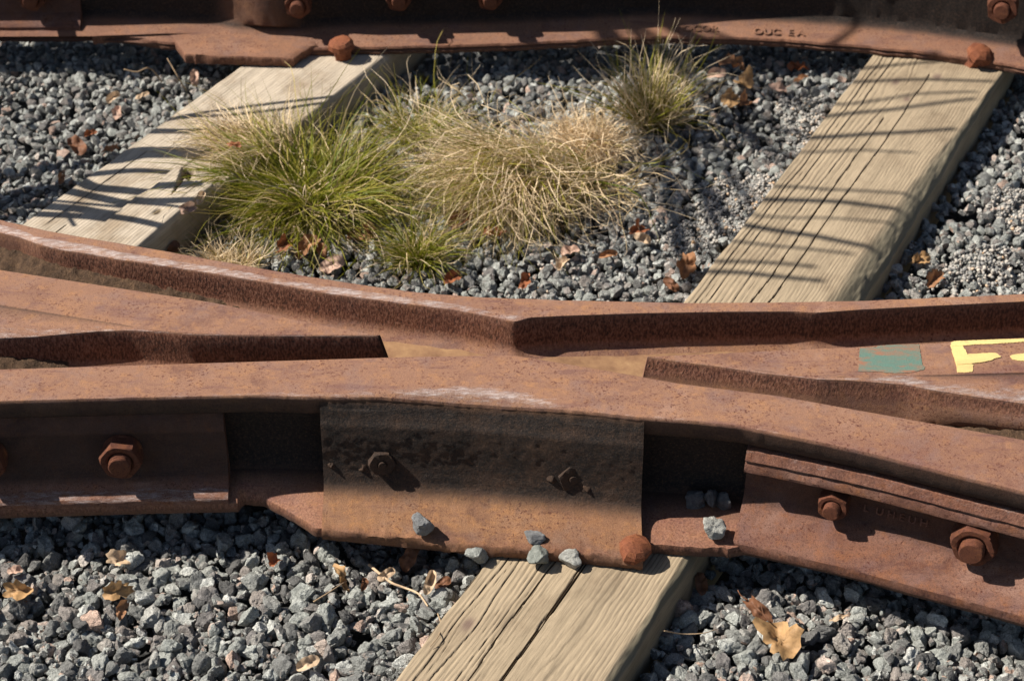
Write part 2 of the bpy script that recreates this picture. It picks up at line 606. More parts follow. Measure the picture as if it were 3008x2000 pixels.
def off(y, d, nx=nxF, ny=nyF):
    return XS + nx * d, y + ny * d


def lvl(xy, z):
    return np.stack([xy[0], xy[1], np.broadcast_to(z, xy[0].shape)], 1)


def at(y, z):
    return np.stack([XS, y, np.broadcast_to(z, XS.shape)], 1)


rows, wear_lit, grime_shade, pitted = [], [], [], []


def row(p, w=0.0, g=0.0, pt=0.0):
    rows.append(p)
    wear_lit.append(np.broadcast_to(w, XS.shape))
    grime_shade.append(np.broadcast_to(g, XS.shape))
    pitted.append(np.broadcast_to(pt, XS.shape))


def flush(name, mat, parent, sel, sharp=38, **kw):
    G = np.stack(rows, 1)[sel]
    at_ = {"wear_lit": np.stack(wear_lit, 1)[sel], "grime_shade": np.stack(grime_shade, 1)[sel], "pitted": np.stack(pitted, 1)[sel]}
    o = grid_obj(name, G, mat, parent, at_, sharp=sharp, **kw)
    for l in (rows, wear_lit, grime_shade, pitted):
        l.clear()
    return o


wF = np.clip((yFU - yFL - 0.002) / 0.012, 0, 1)
row(at(yFB, T - .085), 0, .6)
row(at(yFB, T - .03), 0, .2)
row(at(yFB, T - .004))
row(at(yFB - .0012, T - .0012))
row(at(yFB - .004, T))
for k in range(1, 8):
    yk = yFB - .004 + (yFU - yFB + .004) * k / 8
    row(at(yk, T + 0.0003 * fbm(XS * 14, k * .4, 0, 4, 2)))
thinw = np.interp(XS, [-.75, -.55, -.36, -.2, .3, .5, .7], [.1, .35, .6, .55, .3, .12, .15])
row(at(yFU, T), np.maximum(wF * .5, thinw * .5))
row(at(yFU * .7 + yFL * .3, T - dFL * .2), np.maximum(wF * .72, thinw * .75))
row(at(yFU * .4 + yFL * .6, T - dFL * .5), np.maximum(wF * .45, thinw * .6), wF * .15)
row(at(yFL, T - dFL), np.maximum(wF * .1, thinw * .5), wF * .3)
row(lvl(off(yFL, .0012), T - dFL - .003), 0, .2)
row(lvl(off(yFL, .0012), T - dFL - .006), 0, .7)  # head side and web from here down darkened to paint in their shade
row(lvl(off(yFL, -.001), T - .018), 0, .85)
row(lvl(off(yFL, -.002), T - .028), 0, .9)
row(lvl(off(yFL, -.005), T - .034), 0, .95)
row(lvl(off(yFL, -.026), T - .044), 0, 1.2)
row(lvl(off(yFL, -.038), .10), 0, 1.3)
row(lvl(off(yFL, -.036), .055), 0, 1.2)
row(lvl(off(yFL, -.026), .036), 0, .9)
row(lvl(off(yFL, bd * .35), .028), 0, 0, .3)
row(lvl(off(yFL, bd * .7), .0235), 0, 0, .35)
row(lvl(off(yFL, bd), .019 + .001 * fbm(XS * 60, 0.2, 0, 21, 3)), 0, 0, .35)
row(lvl(off(yFL, bd + .0015), .011), 0, .3, .6)
row(lvl(off(yFL, bd - .001), .001), 0, .6)
row(lvl(off(yFL, -.02), .001), 0, 1)
front_rail = flush("front_rail", M_TOP, crossing, sl)

# --- rear rail with the knuckle
nxR, nyR = normals(yRL)
wR = np.clip((yRU - yRL - 0.004) / 0.008, 0, 1)
pr = np.interp(XS, [-.8, -.66, -.5, .0, .012, .2, .8], [.15, .75, .85, .7, .95, .95, .9])
row(at(yRB + .035, .001), 0, .5)
row(at(yRB + .036, .014), 0, .3)
row(at(yRB + .0, .032), 0, .2)
row(at(yRB - .022, .05), 0, .5)
row(at(yRB - .022, .125), 0, .5)
row(at(yRB - .004, .146), 0, .3)
row(at(yRB - .0, T - .006))
row(at(yRB - .001, T - .002))
row(at(yRB - .004, T))
for k in range(1, 7):
    row(at(yRB - .004 + (yRU - yRB + .004) * k / 7, T + .0003 * fbm(XS * 14, k * .4, 0, 14, 2)))
right_thin = np.interp(XS, [-.1, .02, .1, .25, .36, .4, .5], [1, .45, .3, .3, .45, .4, .1])
row(at(yRU, T), np.maximum(wR * .7, .25 * right_thin))
row(at(yRU * .5 + yRL * .5, T - dRL * .38), np.maximum(wR * .78, .45 * right_thin))
row(at(yRL, T - dRL), np.maximum(wR * .5, .2 * right_thin))
gR = np.interp(XS, [-.02, .03, .8], [0, .42, .5])  # right of the knuckle the face is darkened as painted shade
row(at(yRL - .0004, T - dRL - .003), 0, gR * .7, pr * .7)
for k, z in enumerate((.015, .024, .033, .042)):
    row(at(yRL - .0008, T - z), 0, gR, pr)
row(at(yRL - .002, T - .05), 0, 0, pr * .5)
row(at(yRL - .007, T - .058), 0, 0, .05)
row(at(yRL - .016, T - .0635), 0, 0, 0)
row(at(yRL - .022, T - .07))
rear_rail = flush("rear_rail", M_TOP, crossing, sl, sharp=42)

# --- left point
cutL = P(875, 772, T)[0]
yLB = curve([(-150, 597), (0, 620), (490, 695), (730, 745), (875, 772)], smooth=9)
LX = [-150, 0, 90, 150, 230, 300, 350, 430, 520, 600, 700, 780, 875]
LU = [764, 764, 761, 758, 756, 757, 761, 768, 771, 772, 772, 772, 772]
LL = [772, 772, 769, 765, 760.5, 760, 763, 769.5, 772, 773, 773, 773, 773]
yLU = jag(curve(list(zip(LX, LU)), smooth=5), .0003, 70, 31)
yLL, dLL = curve(list(zip(LX, LL)), drops=[.003 * (b - a) / 8 for a, b in zip(LU, LL)], smooth=5)
yLL = np.minimum(yLL, yLU - .0008)
yLC = curve([(-150, 672), (0, 701), (261, 743), (375, 764), (520, 770), (875, 771.5)], smooth=7)
yLC = np.maximum(yLC, yLU + .001)
sag = np.clip((yLC - yLU - .002) / .05, 0, 1) * .005
wL = np.clip((yLU - yLL - .002) / .004, 0, 1)
pl = np.interp(XS, [-.75, -.5, -.3, -.19], [.75, .85, .9, .9])
fl = np.interp(XS, [-.8, -.62, -.56], [.3, .25, 0])
yLB2 = np.maximum(yLB, yLC + .0012)
row(at(yLB2 + .001, T - .075), 0, .4)
row(at(yLB2, T - .004))
row(at(yLB2 - .002, T))
for k in range(1, 6):
    row(at(yLB2 - .002 + (yLC - yLB2 + .002) * k / 6, T + 0.0003 * fbm(XS * 14, k * .4, 0, 34, 2)))
row(at(yLC, T), 0, .0)
row(at(yLC - .0012, T - .0005 - sag * .3), 0, np.where(sag > .0004, .65, 0))
row(at(yLC - (yLC - yLU) * .08 - .0014, T - sag * .4), 0, np.where(sag > .0004, .35, 0))
row(at(yLC * .5 + yLU * .5, T - sag * .75), 0, 0)
row(at(yLU, T - sag), np.maximum(wL * .8, .34))
row(at(yLL, T - dLL - sag), np.maximum(wL * .8, .44))
row(at(yLL - .0005, T - dLL - .004 - sag), 0, 0, pl)
for z in (.014, .024, .034, .044):
    row(at(yLL - .001 - z * .03, T - z - .004), 0, np.interp(XS, [-.62, -.45, -.2], [.1, .4, .5]), pl)  # front face darkened towards the tip to deepen its shade in the colour
row(at(yLL - .004, T - .054), 0, 0, pl * .6)
row(at(yLL - .012, T - .062))
row(at(yLL - .018, T - .072))
selL = (XS > -1.3) & (XS < cutL)
G = np.stack(rows, 1)[selL]
at_ = {k: np.stack(a, 1)[selL] for k, a in (("wear_lit", wear_lit), ("grime_shade", grime_shade), ("pitted", pitted))}
end = G[-1].copy()
end2 = end.copy()
end2[:, 0] += .016 * np.clip((T - end2[:, 2]) / .06, 0, 1)
end2[1:12, 0] += .003
low = end2.copy()
low[:, 2] = T - .075
low[:, 0] = cutL + .019
G = np.concatenate([G, end2[None], low[None]])
at_ = {k: np.concatenate([a, a[-1:], a[-1:]]) for k, a in at_.items()}
at_["grime_shade"][-2:] = .9
left_point = grid_obj("point_rail", G, M_TOP, crossing, at_, sharp=36)
for l in (rows, wear_lit, grime_shade, pitted):
    l.clear()

# --- right point with the painted marks
cutR = P(1487, 820, T)[0]
yPB = curve([(1487, 820), (1700, 809.5), (2000, 796), (2358, 779.5), (2500, 773)], smooth=7)
PX = [1487, 1560, 1650, 1750, 1881, 1950, 2011, 2063, 2093, 2144, 2230, 2356, 2500]
PU = [820.5, 831, 842, 856.5, 871, 870.5, 867.5, 864.5, 864.5, 880, 890, 901, 913]
PL = [821.5, 832, 843, 858, 873, 875, 879.5, 884, 887, 894, 905, 921, 938]
yPU = jag(curve(list(zip(PX, PU)), smooth=5), .0003, 70, 41)
yPL, dPL = curve(list(zip(PX, PL)), drops=[.004 * (b - a) / 20 for a, b in zip(PU, PL)], smooth=5)
yPL = np.minimum(yPL, yPU - .0008)
yPC = np.maximum(curve([(1487, 820.2), (1881, 868), (2063, 863), (2150, 862.5), (2358, 857), (2500, 853)], smooth=7), yPU + .001)
yPB2 = np.maximum(yPB, yPC + .0012)
sagP = np.clip((yPC - yPU - .002) / .035, 0, 1) * .0055
wP = np.clip((yPU - yPL - .003) / .007, 0, 1)
pp = np.interp(XS, [.19, .4, .5, .8], [.75, .7, .55, .6])
row(at(yPB2 + .001, T - .075), 0, .4)
row(at(yPB2, T - .004))
row(at(yPB2 - .002, T))
for k in range(1, 6):
    row(at(yPB2 - .002 + (yPC - yPB2 + .002) * k / 6, T))
row(at(yPC, T))
row(at(yPC - .0010, T - .0004 - sagP * .35), 0, np.where(sagP > .0003, .7, 0))
row(at(yPC - (yPC - yPU) * .12 - .0012, T - sagP * .45), 0, np.where(sagP > .0003, .3, 0))
row(at(yPC * .5 + yPU * .5, T - sagP * .7))
row(at(yPU, T - sagP), np.maximum(wP * .5, .34))
row(at(yPU * .5 + yPL * .5, T - dPL * .4 - sagP), np.maximum(wP * .7, .48))
row(at(yPL, T - dPL - sagP), np.maximum(wP * .45, .12))
row(at(yPL - .0005, T - dPL - .004 - sagP), 0, 0, pp)
row(at(yPL - .0025, T - .014 - sagP), 0, 0, pp)
row(at(yPL - .0045, T - .022 - sagP), 0, 0, pp * .8)
row(at(yPL - .0070, T - .030), 0, .05, .12)
row(at(yPL - .0120, T - .045), 0, .15)
lipP = np.interp(XS, [.5, .56, .62, .7], [0, 0, 1, 1])
row(at(yPL - .015 + .006 * lipP, T - .055), 0, .2)
row(at(yPL - .019 + .03 * lipP, T - .064), 0, .4)
row(at(yPL - .024 + .05 * lipP, T - .075), 0, .6)
selR = (XS > cutR) & (XS < 1.25)
G = np.stack(rows, 1)[selR]
at_ = {k: np.stack(a, 1)[selR] for k, a in (("wear_lit", wear_lit), ("grime_shade", grime_shade), ("pitted", pitted))}
e2 = G[0].copy()
e2[:, 0] -= .011 * np.clip((T - e2[:, 2]) / .06, 0, 1) + .001
lw = e2.copy()
lw[:, 2] = T - .075
lw[:, 0] = cutR - .009
G = np.concatenate([lw[None], e2[None], G])
at_ = {k: np.concatenate([a[:1], a[:1], a]) for k, a in at_.items()}
right_point = grid_obj("point_rail", G, M_TOP, crossing, at_, sharp=36)
for l in (rows, wear_lit, grime_shade, pitted):
    l.clear()

# --- painted marks on the right point (flat print, a skin of paint on the steel)
Z7 = lambda pts: [((2400 + x / 3.88) / KD, (900 + y / 3.88) / KD) for x, y in pts]


def paint_poly(name, polys, mat, parent, z0):
    V, F = [], []
    for i, pts in enumerate(polys):
        dense = []
        for a, c in zip(pts, pts[1:] + pts[:1]):
            n = max(2, int(math.hypot(c[0] - a[0], c[1] - a[1]) / 1.6))
            for k in range(n):
                dense.append((a[0] + (c[0] - a[0]) * k / n + random.uniform(-1.1, 1.1), a[1] + (c[1] - a[1]) * k / n + random.uniform(-.5, .5)))
        base = len(V)
        m = len(dense)
        zt = z0 + .0003 * i
        for x, y in dense:
            V.append(P(x, y, zt))
        for x, y in dense:
            p = P(x, y, zt)
            V.append((p[0], p[1], T - .001))
        F.append(tuple(range(base, base + m)))
        for k in range(m):
            F.append((base + k, base + m + k, base + m + (k + 1) % m, base + (k + 1) % m))
    return mesh_obj(name, V, F, mat, parent, flat=True)


green = paint_poly("painted_patch", [Z7([(488, 478), (680, 465), (690, 446), (900, 436), (1165, 432), (1172, 500), (1190, 600), (1200, 665), (1232, 690), (1225, 715), (1090, 748), (900, 762), (700, 742), (470, 738), (478, 600)])], M_GREEN, right_point, T + .0007)
green["label"] = "worn green paint patch"
yellow = paint_poly("painted_letter", [
    Z7([(1520, 442), (1550, 405), (1672, 410), (1665, 470), (1700, 500), (1718, 560), (1745, 640), (1782, 665), (1775, 742), (1690, 752), (1600, 748), (1585, 660)]),
    Z7([(1528, 412), (1560, 394), (1900, 380), (2359, 364), (2480, 362), (2470, 392), (2300, 405), (2000, 425), (1800, 432), (1680, 442), (1540, 452)]),
    Z7([(1570, 565), (1740, 540), (2000, 525), (2045, 530), (2100, 572), (2020, 592), (1990, 610), (1900, 630), (1760, 648), (1600, 660)])], M_YELLOW, right_point, T + .0009)
yellow["label"] = "yellow painted letter F"
stroke = paint_poly("painted_letter", [Z7([(2200, 560), (2240, 545), (2359, 533), (2470, 530), (2470, 560), (2400, 575), (2420, 625), (2300, 615), (2225, 600)])], M_YELLOW, right_point, T + .0009)
stroke["label"] = "yellow brush stroke of a second letter"

# --- flangeway floor and the dirt packed in it
nx_, ny_ = 260, 26
gx = np.linspace(-1.2, 1.2, nx_)
y0 = np.interp(gx, XS, yFB) - .004
y1 = np.interp(gx, XS, yRL) - .004
tt = np.linspace(0, 1, ny_)
X = np.repeat(gx[:, None], ny_, 1)
Y = y0[:, None] + (y1 - y0)[:, None] * tt
Zf = FLOOR_Z + .0012 * fbm(X * 30, Y * 30, 0, 51, 4) + .004 * np.clip(tt - .75, 0, 1)[None] * 4 * .3
grid_obj("flangeway_floor", np.stack([X, Y, Zf], 2), M_FLOOR, crossing, sharp=None)


def dirt_strip(x0, x1, ya, yb, za, zb, seed):
    gx = np.arange(x0, x1, .0035)
    m = 16
    t = np.linspace(0, 1, m)
    A, B = ya(gx), yb(gx)
    X = np.repeat(gx[:, None], m, 1)
    Y = A[:, None] + (B - A)[:, None] * t
    Z = za(gx)[:, None] * (1 - t) + zb(gx)[:, None] * t
    Z = Z + .0035 * fbm(X * 70, Y * 90, 0, seed, 4) + .002 * noise(X * 190, Y * 190, 0, seed + 3)
    return np.stack([X, Y, Z], 2)


itp = lambda arr: (lambda g: np.interp(g, XS, arr))
lin = lambda xs_, zs_: (lambda g: np.interp(g, xs_, zs_))
for G in (dirt_strip(-1.2, -.33, itp(yLB2 - .004), itp(yRL - .0005), lin([-1.2, -.33], [T - .055, T - .068]), lin([-1.2, -.75, -.55, -.33], [T - .024, T - .030, T - .040, T - .062]), 61),
          dirt_strip(-1.2, -.6, itp(yFB - .003), itp(yLL + .01), lin([-1.2, -.6], [T - .05, T - .068]), lin([-1.2, -.76, -.66, -.6], [T - .032, T - .036, T - .045, T - .068]), 62),
          dirt_strip(.555, 1.2, itp(yFB - .003), itp(yPL + .02), lin([.555, .62, .7], [T - .07, T - .060, T - .05]), lin([.555, .6, .7], [T - .066, T - .052, T - .046]), 63)):
    o = grid_obj("packed_dirt", G, M_DIRT, crossing, sharp=None)
    o["kind"] = "stuff"

# --- cast body bolted in the middle of the front side
cx = np.arange(P(735, 1100, .1)[0], P(1481, 1100, .1)[0], .0026)
pa, pb, pc = P(735, 1218, .021), P(1070, 1252, .021), P(1462, 1287, .021)
yEdge = np.interp(cx, [pa[0], pb[0], pc[0]], [pa[1], pb[1], pc[1]])
yHead = np.interp(cx, XS, yFL)
yFace = np.interp(cx, [cx[0], -.05, cx[-1]], [-.1335, -.1475, -.181])
cDrop = np.interp(cx, XS, dFL)
prof = [(.1855, 0, .6, 0), (.178, 0, 1, 0), (.17, 0, 1.1, 0), (.162, 0, 1, 0), (.155, .0, 1, 0), (.145, .002, 1, 0), (.135, .003, 1, 0), (.125, .004, 1, 0), (.115, .0045, 1, 0), (.105, .005, 1, 0), (.097, .0055, 1, 0), (.089, .006, 1, 0), (.081, .007, 1, 0),
        (.073, .008, 1, 0), (.066, .010, 1, 0), (.059, .0115, 1, 0), (.053, .014, .95, 0), (.047, .019, .7, 0), (.042, .026, .3, 0), (.038, .034, 0, 0)]
_p = np.array(prof)
_t = np.concatenate([[0], np.cumsum(np.hypot(np.diff(_p[:, 0]), np.diff(_p[:, 1])))])
_tt = np.linspace(0, _t[-1], 58)
prof = [tuple(np.interp(q, _t, _p[:, i]) for i in range(4)) for q in _tt]
rowsC, gC, pC = [], [], []
for z, d, g, p_ in prof:
    yy = yFace - d
    fb = np.interp(z, [.148, .184], [0, 1])
    yy = yy * (1 - fb) + (yHead - .0008) * fb
    rowsC.append(np.stack([cx, yy, np.full_like(cx, z) - (cDrop if z > .17 else 0)], 1))
    gC.append(np.full_like(cx, g))
    pC.append(np.full_like(cx, p_))
last = rowsC[-1]
for k, (f, z) in enumerate(((.25, .034), (.5, .030), (.75, .026), (.93, .0225), (1.0, .0195), (1.03, .012), (1.0, .004), (.95, .0005), (.2, .0005))):
    yy = last[:, 1] + (yEdge - last[:, 1]) * f
    rowsC.append(np.stack([cx, yy, np.full_like(cx, z)], 1))
    gC.append(np.full_like(cx, 0 if f < .95 and z > .015 else (.25 if z > .004 else .5)))
    pC.append(np.full_like(cx, .25 if f >= .93 else 0))
G = np.stack(rowsC, 1)
gr, pi_ = np.stack(gC, 1), np.stack(pC, 1)
rough = fbm(G[..., 0] * 95, G[..., 2] * 120 + G[..., 1] * 40, 0, 71, 4)
G[..., 1] -= (.00010 * gr + .0003) * rough + .00022 * gr * fbm(G[..., 0] * 190, G[..., 2] * 190, 0, 75, 2)
G[..., 2] += .0004 * rough * (1 - gr)
edge = slice(len(prof) + 3, len(prof) + 7)
chip = fbm(G[:, edge, 0] * 26, np.arange(4)[None] * .6, 0, 77, 5) + .8 * np.minimum(0, noise(G[:, edge, 0] * 40, np.arange(4)[None] * .3, 0, 79))
G[:, edge, 1] += .0035 * chip
G[:, edge, 2] += .0015 * fbm(G[:, edge, 0] * 110, np.arange(4)[None] * .6, 0, 78, 3)
back0, back1 = G[0].copy(), G[-1].copy()
back0[:, 1] += .04
back1[:, 1] += .09
back0[:, 2] = np.minimum(back0[:, 2], .16)
G = np.concatenate([(G[0] * 1.0 - [.0, -.035, 0])[None], G, (G[-1] * 1.0 - [0, -.035, 0])[None]])
gr = np.concatenate([gr[:1], gr, gr[-1:]])
pi_ = np.concatenate([pi_[:1], pi_, pi_[-1:]])
# side walls are closed by dropping the end columns back to the web
sideA, sideB = G[:, :1].copy(), G[:, -1:].copy()
side = np.array([0, .06, 0])
nM = G.shape[1]
GA = np.copy(G[0]); GA[:, 1] = np.maximum(GA[:, 1], -.10)
GB = np.copy(G[-1]); GB[:, 1] = np.maximum(GB[:, 1], -.14)
side_casting = grid_obj("side_casting", np.concatenate([GA[None], G[1:-1], GB[None]]), M_CAST, crossing,
                        {"grime_shade": np.concatenate([gr[1:2], gr[1:-1], gr[-2:-1]]), "pitted": np.concatenate([pi_[1:2], pi_[1:-1], pi_[-2:-1]])}, sharp=50)


# --- nuts and bolts
def hex_r(th, R):
    a = (th + math.pi / 6) % (math.pi / 3) - math.pi / 6
    return R * math.cos(math.pi / 6) / np.cos(a)


def nut_mesh(R, t, rb, seed, worn=0.0, name="nut"):
    n = 48
    th = np.linspace(0, 2 * math.pi, n, endpoint=False)
    hx = hex_r(th, R)
    rings = [(0, hx), (t * .1, hx), (t * .78, hx), (t * .93, np.minimum(hx, R * .955)), (t, np.minimum(hx, R * .90) * .985), (t * 1.0, np.full(n, rb * 1.28)), (t * .93, np.full(n, rb * 1.1)), (t * .6, np.full(n, rb * 1.0))]
    G = np.stack([np.stack([r * np.cos(th), r * np.sin(th), np.full(n, z)], 1) for z, r in rings])
    G += .0006 * R / .03 * (1 + 4 * worn) * fbm(G[..., 0:1] * 130 + seed, G[..., 1:2] * 130, G[..., 2:3] * 130, seed, 3)
    me = bpy.data.meshes.new(name)
    me.from_pydata([tuple(v) for v in G.reshape(-1, 3)], [], grid_faces(len(rings), n, True))
    finish(me, M_NUT, None, 28)
    return me


def bolt_mesh(rb, l0, l1, seed, name="bolt_end"):
    n = 28
    th = np.linspace(0, 2 * math.pi, n, endpoint=False)
    rings = []
    z = l0
    k = 0
    while z < l1 - rb * .12:
        rings.append((z, rb * (1.0 if k % 2 else .93)))
        z += .0014
        k += 1
    rings += [(l1 - rb * .10, rb * .99), (l1 - rb * .01, rb * .88), (l1, rb * .6), (l1 + .0002, rb * .25)]
    G = np.stack([np.stack([r * np.cos(th), r * np.sin(th), np.full(n, z)], 1) for z, r in rings])
    G += .0005 * fbm(G[..., 0:1] * 160 + seed, G[..., 1:2] * 160, G[..., 2:3] * 160, seed + 4, 3)
    f = grid_faces(len(rings), n, True)
    f.append(tuple((len(rings) - 1) * n + i for i in range(n)))
    me = bpy.data.meshes.new(name)
    me.from_pydata([tuple(v) for v in G.reshape(-1, 3)], [], f)
    finish(me, M_NUT, None, 28)
    return me


def washer_mesh(r0, r1, t):
    n = 32
    th = np.linspace(0, 2 * math.pi, n, endpoint=False)
    rings = [(0, r1), (t * .7, r1), (t, r1 * .96), (t, r0)]
    G = np.stack([np.stack([r * np.cos(th), r * np.sin(th), np.full(n, z)], 1) for z, r in rings])
    me = bpy.data.meshes.new("washer")
    me.from_pydata([tuple(v) for v in G.reshape(-1, 3)], [], grid_faces(4, n, True))
    finish(me, M_NUT, None, 35)
    return me


def frame_of(axis, spin):
    a = Vector(axis).normalized()
    u = Vector((0, 0, 1)).cross(a).normalized()
    w = a.cross(u)
    m = Matrix((u, w, a)).transposed().to_4x4()
    return m @ Matrix.Rotation(spin, 4, 'Z')


def par_is_casting(p):
    return p.name.startswith('side_casting')


def bolt_set(parent, pos, axis, R, t, rb, length, spin, seed, worn=0.0):
    off_ = origin_of(parent)
    nut = bpy.data.objects.new("nut", nut_mesh(R, t, rb, seed, worn))
    COL.objects.link(nut)
    nut.parent = parent
    nut.matrix_local = Matrix.Translation(Vector(np.asarray(pos) - off_)) @ frame_of(axis, spin)
    if length > 0:
        be = bpy.data.objects.new("bolt_end", bolt_mesh(rb, t * .5, length, seed))
        COL.objects.link(be)
        be.parent = nut
    if par_is_casting(parent):
        return nut
    ws = bpy.data.objects.new("washer", washer_mesh(rb, R * .93, .005))
    COL.objects.link(ws)
    ws.parent = nut
    ws.location = (0, 0, -.004)
    return nut


# --- joint bars
def bar_sections(x0, x1, prof, yl, nx, ny, seed, amp=.0006, step=.003):
    xs = np.arange(x0, x1, step)
    y = np.interp(xs, XS, yl)
    a, b_ = np.interp(xs, XS, nx), np.interp(xs, XS, ny)
    G = np.stack([np.stack([xs + a * d, y + b_ * d, np.full_like(xs, z)], 1) for d, z in prof], 1)
    r = fbm(G[..., 0] * 55, G[..., 2] * 90, G[..., 1] * 50, seed, 4)
    G[..., 1] -= amp * r
    G[..., 2] += amp * .5 * r
    return G


yFs = curve(list(zip(F_X, F_LO)), smooth=25)
yFs = np.minimum(yFs, yFs)
PROF_L = [(-.024, .150), (-.017, .1505), (-.014, .148), (-.0085, .128), (-.0075, .122), (-.0095, .117), (-.010, .105), (-.0085, .085), (-.006, .065), (.0, .05), (.009, .039), (.0145, .0350), (.0265, .0305), (.0288, .0275), (.0292, .0235), (.0285, .0196), (.0, .0196), (-.02, .03)]
xl0, xl1 = -1.25, P(523, 1050, .1)[0] - .003
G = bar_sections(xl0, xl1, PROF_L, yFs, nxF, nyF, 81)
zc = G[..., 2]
bar_left = grid_obj("joint_bar", G, M_BAR, crossing, {"wear_lit": np.where((zc > .027) & (zc < .0365), .44, 0), "pitted": np.where(zc < .016, .5, .0), "grime_shade": np.where(zc < .118, np.where(zc > .042, .78, 0), .62)}, caps=(True, True), sharp=30)  # foot strip lightened like sunlight, face darkened like shade, both in the colour
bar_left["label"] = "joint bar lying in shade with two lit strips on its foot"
PROF_R = [(-.026, .1475), (-.010, .1485), (-.004, .1470), (.0025, .1345), (.002, .1325), (-.0020, .1312), (.001, .1290), (.0045, .120), (.004, .1155), (-.003, .111), (-.0165, .106), (-.0215, .098), (-.0225, .084), (-.0215, .068), (-.0175, .056), (-.006, .046), (.012, .0375), (.032, .031), (.045, .0262), (.0475, .0235), (.0485, .017), (.0475, .010), (.0, .008), (-.03, .03)]
xr0 = P(1712, 1100, .1)[0]
G = bar_sections(xr0, 1.22, PROF_R, yFs, nxF, nyF, 82, .0008)
G[:, 4:7, 2] += .0016 * fbm(G[:, 4:7, 0] * 28, 0.5, 0, 84, 3)
zc = G[..., 2]
bar_right = grid_obj("joint_bar", G, M_BAR, crossing, {"wear_lit": np.where((zc > .136), .22, 0), "pitted": np.where((zc > .1315) | (zc < .022), .3, .05), "grime_shade": np.where(np.abs(zc - .1315) < .0007, .8, np.where((zc > .05) & (zc < .112), .55, 0))}, caps=(True, True), sharp=30)  # web colour darkened to strengthen its shading against the lit foot
bar_right["label"] = "sunlit joint bar with a split top lip and raised letters"


def bar_point(x, d, z):
    a, b_ = np.interp(x, XS, nxF), np.interp(x, XS, nyF)
    return np.array([x + a * d, np.interp(x, XS, yFs) + b_ * d, z]), (a, b_, 0)


for (px, py, d, z, R, t, rb, ln, spin, par, sd) in (
        (290, 1070, -.008, .0905, .030, .026, .0155, .037, .35, bar_left, 1),
        (-22, 1082, -.008, .0905, .030, .026, .0155, .037, .15, bar_left, 2),
        (1918, 1205, -.0212, .083, .0220, .023, .0115, .034, .12, bar_right, 3),
        (2245, 1268, -.0212, .083, .0315, .030, .0165, .043, .42, bar_right, 4),
        (2640, 1400, -.0212, .083, .0300, .030, .0168, .050, .2, bar_right, 5)):
    q = PY(px, py, np.interp(P(px, py, .09)[0], XS, yFs) - d - .02)
    p, ax = bar_point(q[0] - (.006 if par is bar_left else .004), d + .004, z)
    bolt_set(par, p, (ax[0], ax[1], .05), R, t, rb, ln, spin, sd)
def pos_face(px, py, z):
    x = P(px, py, z)[0]
    return np.array([x, np.interp(x, cx, yFace) - .004, z])
n_ = bolt_set(side_casting, pos_face(878, 1072, .089) + [0, .002, 0], (.13, -1, .1), .0195, .012, .0055, .015, .5, 11, .3)
n2 = bolt_set(side_casting, pos_face(1320, 1098, .082) + [0, .0026, 0], (.13, -1, .1), .0215, .006, .0065, .008, .3, 12, .2)
for n_ in [q_ for b_ in (n_, n2) for q_ in (b_, *b_.children)]:
    n_.data.materials[0] = M_CAST
    a = n_.data.attributes.new("grime_shade", 'FLOAT', 'POINT')
    a.data.foreach_set("value", np.full(len(n_.data.vertices), .95, np.float32))
# crusty lumps of old grease round the two casting nuts
def lump(px, py, z, r, sd, parent):
    c = pos_face(px, py, z)
    th = np.linspace(0, 2 * math.pi, 22, endpoint=False)
    rr = np.linspace(0, 1, 7)
    G = []
    for q in rr:
        rad = r * q * (1 + .35 * noise(np.cos(th) * 1.7, np.sin(th) * 1.7, 0, sd))
        h = .0065 * (1 - q ** 2) + .004 * (1 - q) * noise(np.cos(th) * 3 * q, np.sin(th) * 3 * q, 1, sd + 1) - .003 * q
        G.append(np.stack([c[0] + rad * np.cos(th), c[1] - h, c[2] + .9 * rad * np.sin(th)], 1))
    G = np.stack(G)
    return grid_obj("grease_lump", G, M_CAST, parent, {"grime_shade": np.full(G.shape[:2], .9)}, wrap=True, sharp=None)


for a in ((840, 1093, .075, .014, 1), (1272, 1105, .078, .013, 2), (1352, 1120, .068, .012, 3), (1300, 1140, .058, .010, 4), (762, 1080, .08, .009, 5)):
    lump(*a, side_casting)


# --- raised lettering
def raised_text(name, body, size, pos, xdir, ydir, depth, mat, parent, attrs=None):
    cu = bpy.data.curves.new(name, 'FONT')
    cu.body = body
    cu.size = size
    cu.extrude = depth
    cu.bevel_depth = depth * .45
    cu.bevel_resolution = 0
    cu.resolution_u = 3
    tmp = bpy.data.objects.new(name, cu)
    COL.objects.link(tmp)
    dg = bpy.context.evaluated_depsgraph_get()
    me = bpy.data.meshes.new_from_object(tmp.evaluated_get(dg))
    bpy.data.objects.remove(tmp)
    me.materials.clear()
    me.materials.append(mat)
    o = bpy.data.objects.new(name, me)
    COL.objects.link(o)
    o.parent = parent
    x = Vector(xdir).normalized()
    y = Vector(ydir)
    y = (y - x * y.dot(x)).normalized()
    zz = x.cross(y)
    o.matrix_local = Matrix.Translation(Vector(np.asarray(pos) - origin_of(parent))) @ Matrix((x, y, zz)).transposed().to_4x4()
    return o


p0, ax = bar_point(.468, -.0185, .073)
p1, _ = bar_point(.60, -.0185, .073)
raised_text("raised_lettering", "L  U H E U H", .016, p0, p1 - p0, (0, .2, 1), .0005, M_BAR, bar_right)

